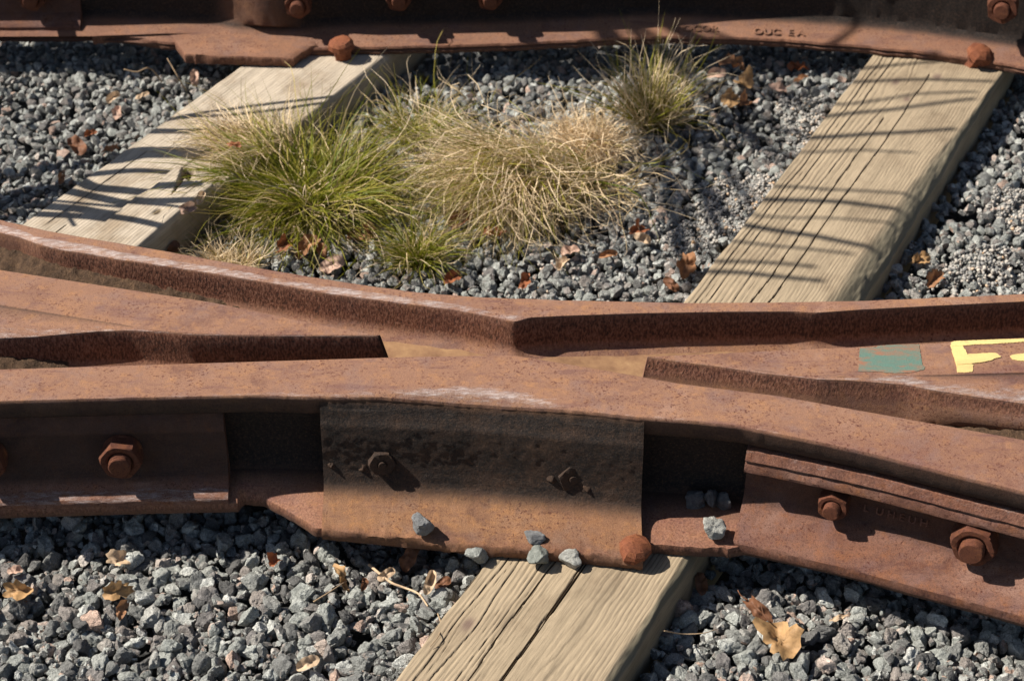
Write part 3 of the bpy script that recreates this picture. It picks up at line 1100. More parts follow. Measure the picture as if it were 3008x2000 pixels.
# ------------------------------------------------------------------ the back rail
B_PTS = [(-300, 94), (-150, 93), (0, 92), (240, 91), (480, 103), (690, 113), (810, 110), (1150, 102), (1330, 93), (1500, 85), (1650, 86), (1800, 92), (1950, 103), (2100, 117), (2358, 155), (2500, 182)]
yBE = curve(B_PTS, z=.018, smooth=31)
nxB, nyB = normals(yBE)
back = empty("back_rail", (0, 1.25, 0), "curved rusty back rail with raised lettering on its flange, cropped at the head", "rail")
edgeB = np.interp(XS, [-.80, -.68], [-.022, 0]) + .0022 * fbm(XS * 40, .7, 0, 91, 4) + np.interp(XS, [.3, .45, .6], [0, .0, .003]) * fbm(XS * 16, .2, 0, 92, 3)
xb = [P(q, 40, .05)[0] for q in (470, 530, 590, 650, 740)]
web = -.068 + np.convolve(np.pad(np.interp(XS, xb, [0, .012, .036, .036, 0]), 12, mode='edge'), np.hanning(25) / np.hanning(25).sum(), 'same')[12:-12] + np.interp(XS, [.3, .42, 1.3], [0, .010, .010])
offB = lambda d: (XS + nxB * d, yBE + nyB * d)
row(lvl(offB(-.06), .0005), 0, .8)
row(lvl(offB(edgeB - .002), .0005), 0, .6)
row(lvl(offB(edgeB * 1.4), .007), 0, .35, .4)
row(lvl(offB(edgeB * .3 - .003), .0105), 0, .5, .3)
row(lvl(offB(edgeB), .014), 0, .1, .4)
row(lvl(offB(edgeB - .002), .0178), 0, 0, .2)
row(lvl(offB(-.010), .0195))
row(lvl(offB(-.020), .0225))
row(lvl(offB(-.030), .0258))
row(lvl(offB(np.minimum(-.038, web + .016)), .031), 0, .1)
row(lvl(offB(np.minimum(-.046, web + .008)), .038), 0, .9)
for z in (.048, .062, .08, .10, .125):
    row(lvl(offB(web + .0012 * fbm(XS * 50, z * 60, 0, 93, 3)), z), 0, 1.2 - np.interp(XS, xb, [0, .7, .95, .5, 0]))  # web blackened as painted shade, spared where the bulge is sunlit
row(lvl(offB(web * .5 - .03), .148), 0, .9)
row(lvl(offB(-.054), .157), 0, .5)
row(lvl(offB(-.053), .183))
row(lvl(offB(-.057), T))
row(lvl(offB(-.11), T))
row(lvl(offB(-.113), .16))
row(lvl(offB(-.085), .15), 0, .5)
row(lvl(offB(-.085), .04), 0, .5)
row(lvl(offB(-.14), .02))
row(lvl(offB(-.14), .0005))
back_rail = flush("running_rail", M_BACK, back, (XS > -1.3) & (XS < 1.25), sharp=40)
ZA = lambda x, y: (x / 2.359 / KD, y / 2.359 / KD)
# base plate with its torn outline, 18 mm thick
outl = [(640, 250), (720, 222), (860, 180), (1020, 112), (1100, 100), (1220, 90), (1400, 80), (1600, 130), (1750, 190), (1900, 225), (2110, 250), (2195, 288), (2205, 315), (2160, 322), (2135, 330), (2080, 365), (2030, 402), (1800, 398), (1500, 388), (1280, 378), (1240, 320), (1190, 255), (1120, 228), (1000, 218), (900, 232), (800, 236)]
top = []
for a, c in zip(outl, outl[1:] + outl[:1]):
    n = max(2, int(math.hypot(c[0] - a[0], c[1] - a[1]) / 18))
    for k in range(n):
        x, y = ZA(a[0] + (c[0] - a[0]) * k / n + random.uniform(-3, 3), a[1] + (c[1] - a[1]) * k / n + random.uniform(-2.5, 2.5))
        top.append(P(x, y, .0225))
top = np.array(top)
cen = top.mean(0)
m = len(top)
rings = []
for f, z in ((.0, .0265), (.35, .0265), (.7, .0245), (.92, .0232), (.985, .0222), (1.0, .0195), (1.004, .011), (.995, .003)):
    r = cen + (top - cen) * f
    r[:, 2] = z + .0006 * fbm(r[:, 0] * 40, r[:, 1] * 40, 0, 95, 3)
    if .0025 < z < .02:
        r[:, 1] += .0015 * fbm(r[:, 0] * 30, z * 300, 0, 96, 4)
    rings.append(r)
G = np.stack(rings)
grid_obj("base_plate", G, M_BACK, back, {"pitted": np.repeat(np.array([0, 0, 0, .05, .15, .4, .5, .5])[:, None], m, 1), "grime_shade": np.repeat(np.array([0, 0, 0, 0, 0, .1, .25, .5])[:, None], m, 1)}, wrap=True, sharp=40)
# joint bar at the far left
PROF_B = [(-.075, .15), (-.062, .150), (-.058, .12), (-.061, .10), (-.060, .07), (-.053, .05), (-.040, .040), (-.0285, .034), (-.026, .031), (-.0255, .019), (-.028, .0185), (-.06, .03)]
xs_ = np.arange(-1.28, P(187, 50, .04)[0], .004)
yb_ = np.interp(xs_, XS, yBE)
a_, b_ = np.interp(xs_, XS, nxB), np.interp(xs_, XS, nyB)
G = np.stack([np.stack([xs_ + a_ * d, yb_ + b_ * d, np.full_like(xs_, z)], 1) for d, z in PROF_B], 1)
G[..., 1] -= .0006 * fbm(G[..., 0] * 50, G[..., 2] * 80, 0, 97, 3)
bb = grid_obj("joint_bar", G, M_BAR, back, {"grime_shade": np.where(G[..., 2] > .045, .4, .1)}, caps=(True, True), sharp=30)
for (px, py, R, t, rb, ln, sp, sd) in ((685, 22, .027, .024, .0140, .040, .15, 21), (916, 6, .026, .024, .0135, .038, .4, 22), (1126, 4, .026, .024, .0135, .040, .3, 23), (2318, 28, .031, .026, .0150, .040, .2, 24), (70, 4, .027, .024, .014, .04, .2, 25)):
    x = P(px, py, .06)[0]
    yw = np.interp(x, XS, yBE) + .055
    if px > 2000:
        yw -= .004
    q = PY(px, py, yw - .03)
    bolt_set(back, (q[0], yw, q[2]), (np.interp(q[0], XS, nxB), np.interp(q[0], XS, nyB), .05), R, t, rb, ln, sp, sd)


def flange_text(body, px, py, size):
    p = P(px, py, .0232)
    s = np.interp(p[0] + .02, XS, yBE) - np.interp(p[0], XS, yBE)
    raised_text("raised_lettering", body, size, (p[0], p[1], .0222), (.02, s, 0), (0, 1, .25), .0012, M_BACK, back)


flange_text("17HIO", 1236, 76, .026)
flange_text("R OCOR", 1548, 72, .024)
flange_text("OUC  E A", 1735, 78, .024)


# ------------------------------------------------------------------ wooden ties
def tie(name, A, B, width, thick, mat, fn, label, step_u=.0013, step_v=.006, side_z=None):
    """A -> B is the left top edge (far to near); u runs across, v along"""
    A, B = np.array(A[:2]), np.array(B[:2])
    L = np.linalg.norm(B - A)
    dv = (B - A) / L
    du = np.array([-dv[1], dv[0]])
    if du[0] < 0:
        du = -du
    us = np.arange(0, width + 1e-6, step_u)
    vs = np.arange(0, L, step_v)
    U, Vv = np.meshgrid(us, vs)
    h, groove, knot, moss = fn(U, Vv, L)
    # rounded long edges
    eL = np.clip(1 - U / .004, 0, 1)
    eR = np.clip(1 - (width - U) / .005, 0, 1)
    h = h - .003 * eL ** 2 - .004 * eR ** 2
    ew = np.clip(1 - np.minimum(U, width - U) / .012, 0, 1)
    Uj = U + ew * .0013 * fbm(Vv * 13, np.round(U / width) * 5.3, 0, 55, 4)
    h = h - np.clip(ew - .55, 0, 1) * .006 * np.clip(fbm(Vv * 22, np.round(U / width) * 3.1, 0, 56, 3) - .25, 0, 1)
    XY = A + Vv[..., None] * dv + Uj[..., None] * du
    G = np.concatenate([XY, h[..., None]], 2)
    zs = (-.008, -.02, -.045, -.08, -.12, -thick)

    def wall(col, sgn):
        out = []
        for k, z in enumerate(zs):
            w = col.copy()
            w[:, 2] = np.minimum(col[:, 2] - .0015 * (k + 1), z)
            w[:, :2] += sgn * du * (.0012 + .0012 * fbm(vs[:, None] * 12, z * 260, 0, 5, 3))
            out.append(w)
        return out
    wl = wall(G[:, 0], -1)[::-1]
    wr = wall(G[:, -1], 1)
    G2 = np.concatenate([np.stack(wl, 1), G, np.stack(wr, 1)], 1)
    k = len(zs)
    pad = lambda a, v=0.0: np.concatenate([np.full((len(vs), k), v), a, np.full((len(vs), k), v)], 1)
    sidegroove = np.clip(noise(vs[:, None] * 6, np.arange(k)[None] * 1.7, 0, 8), 0, 1) * .25
    gg = pad(groove)
    gg[:, -k:] = sidegroove
    org = (A + dv * L * .5 + du * width * .5)
    o = grid_obj(name, G2, mat, None, {"groove": gg, "knot": pad(knot), "moss": pad(moss, .25)}, caps=(True, True), sharp=60, origin=(org[0], org[1], -.02))
    tag(o, label, "railway tie")
    return o


def groove_lines(t, period, width, seed):
    """thin grooves wherever the ring coordinate t passes a multiple of period"""
    k = np.floor(t / period)
    f = t / period - k
    wk = width * (1 + .5 * noise(k * 3.7, 0.5, 0, seed)) / period
    jit = .2 * noise(k * 5.1, 0.2, 0, seed + 1)
    return np.clip(1 - np.abs(f - .5 - jit) / wk, 0, 1) * (.55 + .45 * noise(k * 2.3, 1.1, 0, seed + 2))


TR_A, TR_B = P(2010, 125, 0), P(1135, 1270, 0)
TR_D = (TR_B - TR_A)[:2] / np.linalg.norm((TR_B - TR_A)[:2])
TR_A2, TR_B2 = TR_A[:2] - TR_D * .35, TR_B[:2] + TR_D * .62
TR_W = .2475


def grain_right(U, V, L):
    v = V - .35                    # 0 at the far rail
    wob = .0065 * fbm(v * 2.4, U * 4, 0, 101, 4) + .0011 * fbm(v * 26, U * 40, 0, 102, 3)
    # knots push the rings aside
    knots = [(.035, 1.735, .020, .024), (.075, .085, .018, .022), (.115, .14, .016, .02), (.14, .03, .02, .03)]
    warp = np.zeros_like(U)
    kn = np.zeros_like(U)
    for ku, kv, kr, sp in knots:
        d2 = ((U - ku) / sp) ** 2 + ((v - kv) / (sp * 2.4)) ** 2
        warp += np.sign(U - ku) * -kr * .55 * np.exp(-d2) * (1 - np.exp(-np.abs(U - ku) / .008))
        kn += np.exp(-(((U - ku) / (kr * .38)) ** 2 + ((v - kv) / (kr * .6)) ** 2))
    r = U + wob + warp
    # cathedral figure in the near half
    arch = np.clip((v - 1.15) / .9, 0, 1)
    r = r + .045 * arch * np.exp(-((U - .135) / .05) ** 2) - .02 * np.exp(-((v - .12) / .16) ** 2) * np.exp(-((U - .10) / .05) ** 2)
    coarse = groove_lines(r, .0086, .0013, 103)
    fine = groove_lines(r * 1.0 + .002, .0058, .0011, 104)
    broad = .5 + .5 * np.sin(r * 2 * math.pi / .0058)
    left = np.clip((.105 - U) / .02, 0, 1)
    mid = np.clip(1 - np.abs(U - .125) / .035, 0, 1)
    fade = .55 + .45 * noise(v * 9, U * 60, 0, 105)
    g = coarse * left * (.7 + .3 * fade) + fine * (1 - left) * (1 - .75 * mid) * .25 * fade
    soft = broad * (1 - left) * (1 - .8 * mid)
    h = -.0034 * g - .00040 * soft - .0006 * left * (.5 + .5 * np.sin(r * 2 * math.pi / .0082 + 2.2))
    # long drying cracks
    for cu, v0, v1, w, dpt in ((.098, .22, 1.08, .0024, .008), (.125, .02, 1.9, .0017, .006), (.084, 1.2, 2.1, .0013, .006), (.120, 1.28, 2.2, .0014, .006)):
        line = cu + .0035 * fbm(v * 3.2, cu * 90, 0, 106, 3) + .0012 * noise(v * 26, cu * 50, 0, 107)
        ww = w * .62 * np.clip(np.minimum(v - v0, v1 - v) / .15, 0, 1) * (.75 + .5 * noise(v * 11, cu * 70, 0, 108))
        ww = np.where(ww > 1e-5, np.maximum(ww, .00085), 0)
        c = np.clip(1 - np.abs(U - line) / np.maximum(ww, 1e-5), 0, 1) * (ww > 1e-4)
        h -= dpt * np.sqrt(c)
        g = np.maximum(g, np.clip(c * 1.8, 0, 1))
    # waney right-hand edge between the rails
    wane = np.interp(v, [-.35, .02, .2, .34, .5, .95, 1.15, 1.3, 2.4], [0, .004, .012, .030, .034, .05, .05, .012, .010])
    wane = wane * (1 + .12 * fbm(v * 14, .3, 0, 109, 3))
    q = np.clip((U - (TR_W - wane)) / np.maximum(wane, 1e-4), 0, 1)
    h = h * (1 - .8 * np.clip(q * 2, 0, 1))
    h -= q ** 1.4 * wane * .62
    h += np.clip(q * 3, 0, 1) * .0014 * fbm(U * 60, v * 22, 0, 113, 4)
    h += q * .0018 * fbm(U * 160, v * 60, 0, 110, 3)
    moss = np.clip(q * 1.6, 0, .75)
    g = g * (1 - q * .7)
    soft = np.clip(soft - .42, 0, 1) * .62 * (.55 + .45 * fade)
    return h, np.clip(np.maximum(g, soft), 0, 1), np.clip(kn, 0, .8), moss


tie_r = tie("railway_tie", TR_A2, TR_B2, TR_W, .16, M_WOOD_R, grain_right, "long tan wooden tie with deep grain, running from the front edge under both rails")
TL_A, TL_B = P(550, 155, 0), P(50, 515, 0)
TL_D = (TL_B - TL_A)[:2] / np.linalg.norm((TL_B - TL_A)[:2])
TL_W = .225


def grain_left(U, V, L):
    v = V - .35
    r = U + .005 * fbm(v * 2.0, U * 3, 0, 121, 3) + .0006 * fbm(v * 30, U * 40, 0, 122, 2)
    fine = groove_lines(r, .0066, .0008, 123)
    fade = np.clip(noise(v * 7, U * 50, 0, 124), 0, 1)
    g = fine * (.25 + .75 * fade)
    h = -.0011 * g - .0004 * np.sin(r * 2 * math.pi / .0066)
    for cu, v0, v1, w, dpt in ((.07, .55, 1.0, .0013, .004), (.13, .1, .75, .0011, .003), (.165, .6, .9, .0012, .004), (.04, .3, .7, .001, .003)):
        line = cu + .003 * fbm(v * 4, cu * 90, 0, 126, 3)
        ww = w * np.clip(np.minimum(v - v0, v1 - v) / .12, 0, 1)
        c = np.clip(1 - np.abs(U - line) / np.maximum(ww, 1e-5), 0, 1) * (ww > 1e-4)
        h -= dpt * np.sqrt(c)
        g = np.maximum(g, np.clip(c * 1.7, 0, 1))
    # a split slab lifted along the right-hand half of the near end
    lip = .128 + .004 * fbm(v * 18, .2, 0, 127, 3)
    split = .150 + (v - .36) * .36
    start = np.where(U < split, .356, .378) + .010 * fbm(U * 70, .2, 0, 128, 3)
    slab = np.clip((U - lip) / .003, 0, 1) * np.clip((v - start) / .006, 0, 1) * np.clip(1 - (v - .48) / .25, 0, 1)
    h += .012 * slab
    # the split opens towards the broken end
    wsp = .011 * np.clip((.445 - v) / .085, 0, 1) * (v > .352)
    nt_ = np.clip(1 - np.abs(U - split) / np.maximum(wsp, 1e-5), 0, 1) * (wsp > 1e-4)
    h -= .024 * np.sqrt(nt_)
    g = np.maximum(g, np.clip(nt_ * 1.5, 0, 1))
    chipm = np.exp(-(((U - .190) / .006) ** 2 + ((v - .50) / .008) ** 2))
    h -= .005 * chipm
    g = np.maximum(g, chipm)
    wane = np.clip((U - (TL_W - .006)) / .006, 0, 1)
    h -= .004 * wane ** 1.5
    return h, np.clip(g, 0, 1), np.zeros_like(U), np.zeros_like(U)


tie_l = tie("railway_tie", TL_A[:2] - TL_D * .35, TL_B[:2] + TL_D * .5, TL_W, .16, M_WOOD_L, grain_left, "bleached pale wooden tie with a split slab, left of the grass tussocks")


# ------------------------------------------------------------------ ground and ballast
ground = mesh_obj("ground", [(-60, -60, -.14), (60, -60, -.14), (60, 60, -.14), (-60, 60, -.14)], [(0, 1, 2, 3)], M_GROUND, flat=True)
tag(ground, kind="structure")

CELL = .003
GX0, GY0, GX1, GY1 = -1.32, -.74, 1.32, 1.56
NXC, NYC = int((GX1 - GX0) / CELL), int((GY1 - GY0) / CELL)
gxs = GX0 + (np.arange(NXC) + .5) * CELL
gys = GY0 + (np.arange(NYC) + .5) * CELL
GXX, GYY = np.meshgrid(gxs, gys, indexing='ij')


def tie_mask(A, D, w, X, Y, grow=0.0):
    du = np.array([-D[1], D[0]])
    if du[0] < 0:
        du = -du
    u = (X - A[0]) * du[0] + (Y - A[1]) * du[1]
    v = (X - A[0]) * D[0] + (Y - A[1]) * D[1]
    return (u > -grow) & (u < w + grow), u, v


mR, uR, vR = tie_mask(TR_A, TR_D, TR_W, GXX, GYY)
mL, uL, vL = tie_mask(TL_A, TL_D, TL_W, GXX, GYY)
mL &= vL < 1.15
TIE = mR | mL
yfront = np.interp(GXX, XS, yFL)
yback = np.interp(GXX, XS, yRB)
BASE = -.062 + .006 * fbm(GXX * 5, GYY * 5, 0, 131, 3)
front_zone = GYY < yfront
BASE = np.where(front_zone, -.058 + .006 * fbm(GXX * 6, GYY * 6, 0, 132, 3), BASE)
BASE = np.where(front_zone & (GYY > yfront - .085), BASE - .010, BASE)
# the bed slopes up against the left flank of each tie and is scooped on the right flank
BASE += .028 * np.clip(1 - np.abs(uR + .0) / .09, 0, 1) * (uR < 0)
BASE -= .012 * np.clip(1 - np.abs(uR - TR_W) / .10, 0, 1) * (uR > TR_W)
BASE += .020 * np.clip(1 - np.abs(uL) / .10, 0, 1) * (uL < 0)
H = BASE - .012
H[TIE] = 0.0


def ico(sub):
    bm = bmesh.new()
    bmesh.ops.create_icosphere(bm, subdivisions=sub, radius=1)
    bm.verts.ensure_lookup_table()
    V = np.array([v.co[:] for v in bm.verts])
    F = np.array([[v.index for v in f.verts] for f in bm.faces])
    bm.free()
    return V, F


def stone_shape(dirs, seed, rough=.06):
    r_ = np.random.default_rng(seed)
    n = r_.integers(7, 12)
    N = r_.normal(size=(n, 3))
    N /= np.linalg.norm(N, axis=1)[:, None]
    hgt = r_.uniform(.48, .95, n)
    dot = dirs @ N.T
    rad = np.where(dot > .12, hgt / np.maximum(dot, .12), 9)
    rad = np.minimum(-np.log(np.exp(-rad * 26).sum(1) + np.exp(-26 * 1.1)) / 26, 1.12)
    rad = rad * (1 + rough * fbm(dirs[:, 0] * 2.3 + seed, dirs[:, 1] * 2.3, dirs[:, 2] * 2.3, seed, 3) - +.09 * np.clip(noise(dirs[:, 0] * 4.2, dirs[:, 1] * 4.2 + seed, dirs[:, 2] * 4.2, seed + 9), 0, 1))
    V = dirs * rad[:, None] * np.array([1.0, r_.uniform(.72, .95), r_.uniform(.55, .82)])
    return V / np.abs(V).max()


I4, I3, I2, I1 = ico(4), ico(3), ico(2), ico(1)          # 1280 / 320 / 80 / 20 triangles
NPROTO = 36
P4 = [stone_shape(I4[0], 500 + k, .15) for k in range(NPROTO)]
P3 = [stone_shape(I3[0], 500 + k, .14) for k in range(NPROTO)]
P2 = [stone_shape(I2[0], 500 + k, .10) for k in range(NPROTO)]
P1 = [stone_shape(I1[0], 500 + k, .07) for k in range(12)]


def rand_rot(r_):
    q = r_.normal(size=4)
    q /= np.linalg.norm(q)
    w, x, y, z = q
    return np.array([[1 - 2 * (y * y + z * z), 2 * (x * y - z * w), 2 * (x * z + y * w)], [2 * (x * y + z * w), 1 - 2 * (x * x + z * z), 2 * (y * z - x * w)], [2 * (x * z - y * w), 2 * (y * z + x * w), 1 - 2 * (x * x + y * y)]])


def deposit(mask, n, rmin, rmax, skew, limit, tries, seed, sink=.35):
    """drop stones one by one, each into the lowest of a few random places, onto what already lies there"""
    r_ = np.random.default_rng(seed)
    cells = np.argwhere(mask)
    out = []
    for i in range(n):
        c = cells[r_.integers(0, len(cells), tries)]
        k = np.argmin(H[c[:, 0], c[:, 1]] - BASE[c[:, 0], c[:, 1]])
        ix, iy = c[k]
        r = rmin + (rmax - rmin) * r_.random() ** skew
        w = max(1, int(r * .8 / CELL))
        x0, x1, y0_, y1_ = max(ix - w, 0), ix + w + 1, max(iy - w, 0), iy + w + 1
        win = H[x0:x1, y0_:y1_]
        tm = TIE[x0:x1, y0_:y1_]
        if tm.any() and tm.mean() > .25:
            continue
        z = np.where(tm, -.05, win).mean() + r * sink
        if z - BASE[ix, iy] > limit:
            continue
        xx = GXX[x0:x1, y0_:y1_] - gxs[ix]
        yy = GYY[x0:x1, y0_:y1_] - gys[iy]
        d2 = xx * xx + yy * yy
        topz = z + np.sqrt(np.maximum((r * .82) ** 2 - d2, 0)) * .8
        H[x0:x1, y0_:y1_] = np.where((d2 < (r * .82) ** 2) & ~tm, np.maximum(win, topz), win)
        out.append((gxs[ix] + r_.uniform(-.5, .5) * CELL, gys[iy] + r_.uniform(-.5, .5) * CELL, z, r, int(r_.integers(0, NPROTO))))
    return out


def merge(stones, protos, F, seed):
    r_ = np.random.default_rng(seed)
    Vs, Fs = [], []
    nb = 0
    for (x, y, z, r, k) in stones:
        p = protos[k % len(protos)]
        R = rand_rot(r_)
        Vs.append((p * r) @ R.T + (x, y, z))
        Fs.append(F + nb)
        nb += len(p)
    return np.concatenate(Vs), np.concatenate(Fs)


frontm = (GYY < yfront + .05) & (GYY > -.70) & ~TIE
backm = (GYY > yback - .03) & (GYY < 1.52) & ~TIE
s_front = deposit(frontm, 4900, .0082, .0188, 1.5, .042, 4, 201)
vis = [s for s in s_front]
# fine grit first in the middle bed, then stones over it
right_mid = backm & (uR < 0) & (uR > -.42) & (GYY < .95)
pale = right_mid & (uR > -.30) & (fbm(GXX * 9, GYY * 9, 0, 141, 3) > .05)
right_far = backm & (uR > TR_W) & (fbm(GXX * 6, GYY * 6, 0, 142, 3) > .1)
s_back = deposit(backm, 13500, .0062, .0150, 1.35, .032, 3, 202)
def patch(px, py, rx, ry):
    c = P(px, py, -.05)
    return ((GXX - c[0]) / rx) ** 2 + ((GYY - c[1]) / ry) ** 2 + .5 * fbm(GXX * 22, GYY * 22, 0, 144, 3) < 1
dusty = (patch(1700, 470, .075, .12) | patch(1610, 545, .06, .06) | patch(1850, 275, .05, .12) | patch(2340, 470, .045, .07) | patch(2260, 610, .06, .05)) & backm
s_fine = deposit(frontm, 2600, .0035, .0080, 1.2, .034, 5, 205)
s_grit = deposit(dusty, 3600, .0016, .0050, 1.3, .062, 1, 203, .6)
s_grit += deposit(pale | right_far, 1800, .0018, .0046, 1.3, .05, 1, 204, .6)
ballast = empty("ballast_bed", (0, 0, -.06), kind="structure")
# the 300 that show largest: nearest to the camera, uppermost, in the picture
def in_view(s):
    v = np.array(s[:3]) - CAM
    dpt = v @ FWD
    px, py = v[0] / dpt * FPX, (v @ UPV) / dpt * FPX
    return abs(px) < 1504 and abs(py) < 1000
def exposed(s):
    ix, iy = int((s[0] - GX0) / CELL), int((s[1] - GY0) / CELL)
    return s[2] + s[3] * .6 > H[ix, iy] - .002
cand = sorted([s for s in s_front if in_view(s) and exposed(s)], key=lambda s: -s[3] / np.linalg.norm(np.array(s[:3]) - CAM))
big = cand[:300]
bigset = set(id(s) for s in big)
rest = [s for s in s_front if id(s) not in bigset]
near_meshes = []
for k in range(NPROTO):
    me = fast_mesh("ballast_stone", P4[k] * .014, I4[1], M_STONE1, sharp=30)
    near_meshes.append(me)
rr_ = np.random.default_rng(77)
for s in big:
    o = bpy.data.objects.new("ballast_stone", near_meshes[s[4]])
    COL.objects.link(o)
    o.parent = ballast
    o.location = (s[0], s[1], s[2] + .06)
    o.rotation_euler = Matrix(rand_rot(rr_).tolist()).to_euler()
    o.scale = (s[3] / .014,) * 3
def stuff(name, V, F, label=None, flat=False, sharp=40):
    me = fast_mesh(name, V - np.array([0, 0, -.06]), F, M_STONE, flat=flat, sharp=None if flat else 26)
    o = bpy.data.objects.new(name, me)
    COL.objects.link(o)
    o.parent = ballast
    tag(o, kind="stuff")
    return o
V, F = merge([s for s in rest if exposed(s)], P3, I3[1], 301)
stuff("gravel", V, F)
V, F = merge([s for s in rest if not exposed(s)], P2, I2[1], 305)
stuff("gravel", V, F, sharp=30)
nearb = [s for s in s_back if s[1] < .62 and in_view(s)]
farb = [s for s in s_back if not (s[1] < .62 and in_view(s))]
V, F = merge(nearb, P3, I3[1], 302)
stuff("gravel", V, F)
V, F = merge(farb, P2, I2[1], 303)
stuff("gravel", V, F, flat=False, sharp=45)
V, F = merge(s_fine, P2, I2[1], 306)
stuff("gravel", V, F)
V, F = merge(s_grit, P1, I1[1], 304)
g_ = stuff("grit", V, F, flat=True)
mg, nt, b = new_mat("pale_grit")
gg_ = nt.nodes.new("ShaderNodeNewGeometry")
nt.links.new(ramp(nt, gg_.outputs["Random Per Island"], [(0, (.11, .108, .105)), (.35, (.25, .24, .225)), (.7, (.37, .34, .30)), (.93, (.48, .42, .36)), (1, (.48, .30, .16))]), b.inputs["Base Color"])
b.inputs["Roughness"].default_value = .85
g_.data.materials.clear()
g_.data.materials.append(mg)
print("stones", len(s_front), len(s_back), len(s_grit), "near", len(nearb))


def surf(x, y):
    ix = int(np.clip((x - GX0) / CELL, 2, NXC - 3))
    iy = int(np.clip((y - GY0) / CELL, 2, NYC - 3))
    return float(H[ix - 2:ix + 3, iy - 2:iy + 3].max())


def on_ground(px, py, zguess=-.045):
    """the place on the bed seen at a measured point"""
    z = zguess
    for _ in range(6):
        p = P(px, py, z)
        z = .5 * z + .5 * surf(p[0], p[1])
    p = P(px, py, z)
    return np.array([p[0], p[1], surf(p[0], p[1])])


# ------------------------------------------------------------------ loose stones lying on the crossing and the tie
def loose_stone(pos, r, seed, label, mat=M_STONE1, scale=(1, 1, 1), rot=(0, 0, 0)):
    Vv = stone_shape(I4[0], 900 + seed, .10) * r * np.array(scale)
    Vv = Vv @ np.array(Euler(rot).to_matrix()).T
    pos = np.array(pos, float)
    zoff = pos[2] - Vv[:, 2].min() - .001
    me = fast_mesh("loose_stone", Vv, I4[1], mat, sharp=34)
    o = bpy.data.objects.new("loose_stone", me)
    COL.objects.link(o)
    o.location = (pos[0], pos[1], zoff)
    return tag(o, label, "stone", "loose stones on the steel and the tie")


M_STONE_PALE = simple_mat("pale_grey_stone", [(0.3, (.21, .20, .18)), (.5, (.33, .325, .295)), (.7, (.44, .435, .40))], 130, bstr=.9, bdist=.003)
M_STONE_MID = simple_mat("mid_grey_stone", [(0.3, (.13, .13, .13)), (.5, (.20, .20, .20)), (.7, (.26, .26, .26))], 130, bstr=.9, bdist=.003)
M_STONE_DARK = simple_mat("dark_stone", [(0.3, (.05, .05, .052)), (.5, (.085, .086, .09)), (.7, (.12, .12, .12))], 130, bstr=.9, bdist=.003)
M_STONE_GREEN = simple_mat("green_grey_stone", [(0.3, (.13, .138, .122)), (.5, (.21, .222, .20)), (.7, (.30, .31, .28))], 120, bstr=.9, bdist=.004)
loose_stone(P(973, 1228, .027), .0195, 1, "squarish dark grey stone lying alone on the orange casting flange, below the raised hex nut", M_STONE_MID, (.8, .8, 1.2), (0, 0, .4))
loose_stone(P(1228, 1245, .026), .0175, 2, "small grey stone at the casting flange edge, above two stones on the tie", M_STONE_MID, (1, .8, .85), (.3, .2, 0))
loose_stone(P(1102, 1292, .0), .0190, 3, "dark stone on the left top corner of the long tie against the casting", M_STONE, (1, .9, .85), (.2, 0, .7))
loose_stone(P(1245, 1298, .0), .0195, 4, "greenish grey rounded stone on the tie beside a paler stone", M_STONE_GREEN, (1, .9, .9), (0, .3, 1.2))
loose_stone(P(1316, 1304, .0), .0210, 5, "pale grey angular stone on the tie nearest to the rusty spike", M_STONE_PALE, (.85, .8, 1.15), (.3, .3, .2))
loose_stone(P(1640, 1234, .024), .0255, 6, "pointed pale stone standing in the gap left of the right joint bar", M_STONE_PALE, (.72, .7, 1.25), (.25, -.25, .3))
for k, (px, py, r, lab) in enumerate(((1600, 1160, .016, "flat dark stone at the web, leftmost in the shaded gap behind the pointed pale stone"),
                                      (1640, 1150, .017, "dark stone topmost of the little heap in the shaded gap beside the right joint bar"),
                                      (1672, 1178, .016, "dark stone of the shaded heap touching the end of the right joint bar"),
                                      (1618, 1185, .014, "smallest dark stone of the shaded heap, directly behind the pointed pale stone"))):
    q_ = P(px, py, .045)
    loose_stone((q_[0], np.interp(q_[0], XS, yFL) + .012, .026 + .012 * (k == 1)), r, 10 + k, lab, M_STONE_DARK, rot=(k, .5 * k, 1.3 * k))


# ------------------------------------------------------------------ spikes
def spike(px, py, zt, R, lean, seed, label, shank=.03):
    c = P(px, py, zt)
    n = 10
    th = np.linspace(0, 2 * math.pi, n, endpoint=False)
    rings = [(-.05, .55), (-.014, .58), (-.010, .72), (-.006, .96), (.0, 1.0), (.006, .93), (.011, .72), (.0135, .42), (.014, .15)]
    G = np.stack([np.stack([R * r * np.cos(th), R * r * np.sin(th) * .92, np.full(n, z)], 1) for z, r in rings])
    sq = np.maximum(np.abs(np.cos(th)), np.abs(np.sin(th)))
    for k in (0, 1):
        G[k, :, :2] /= sq[:, None] ** .8
    G += R * .10 * fbm(G[..., 0:1] * 75 + seed, G[..., 1:2] * 75, G[..., 2:3] * 75, seed, 3)
    f = grid_faces(len(rings), n, True)
    f.append(tuple((len(rings) - 1) * n + i for i in range(n)))
    me = bpy.data.meshes.new("rail_spike")
    me.from_pydata([tuple(v) for v in G.reshape(-1, 3)], [], f)
    finish(me, M_SPIKE, None, 17)
    o = bpy.data.objects.new("rail_spike", me)
    COL.objects.link(o)
    o.location = c
    o.rotation_euler = lean
    return tag(o, label, "rail spike", "rail spikes holding rails to ties")


spike(1463, 1262, .026, .0235, (.25, .05, .3), 1, "lumpy rust red spike at the casting flange beside the pale stones")
spike(786, 104, .031, .0265, (.12, -.1, .2), 2, "mushroom headed spike in the bleached tie, beside the torn base plate")
spike(2258, 126, .024, .030, (.35, .25, .5), 3, "tilted spike at the far end of the long tan tie")

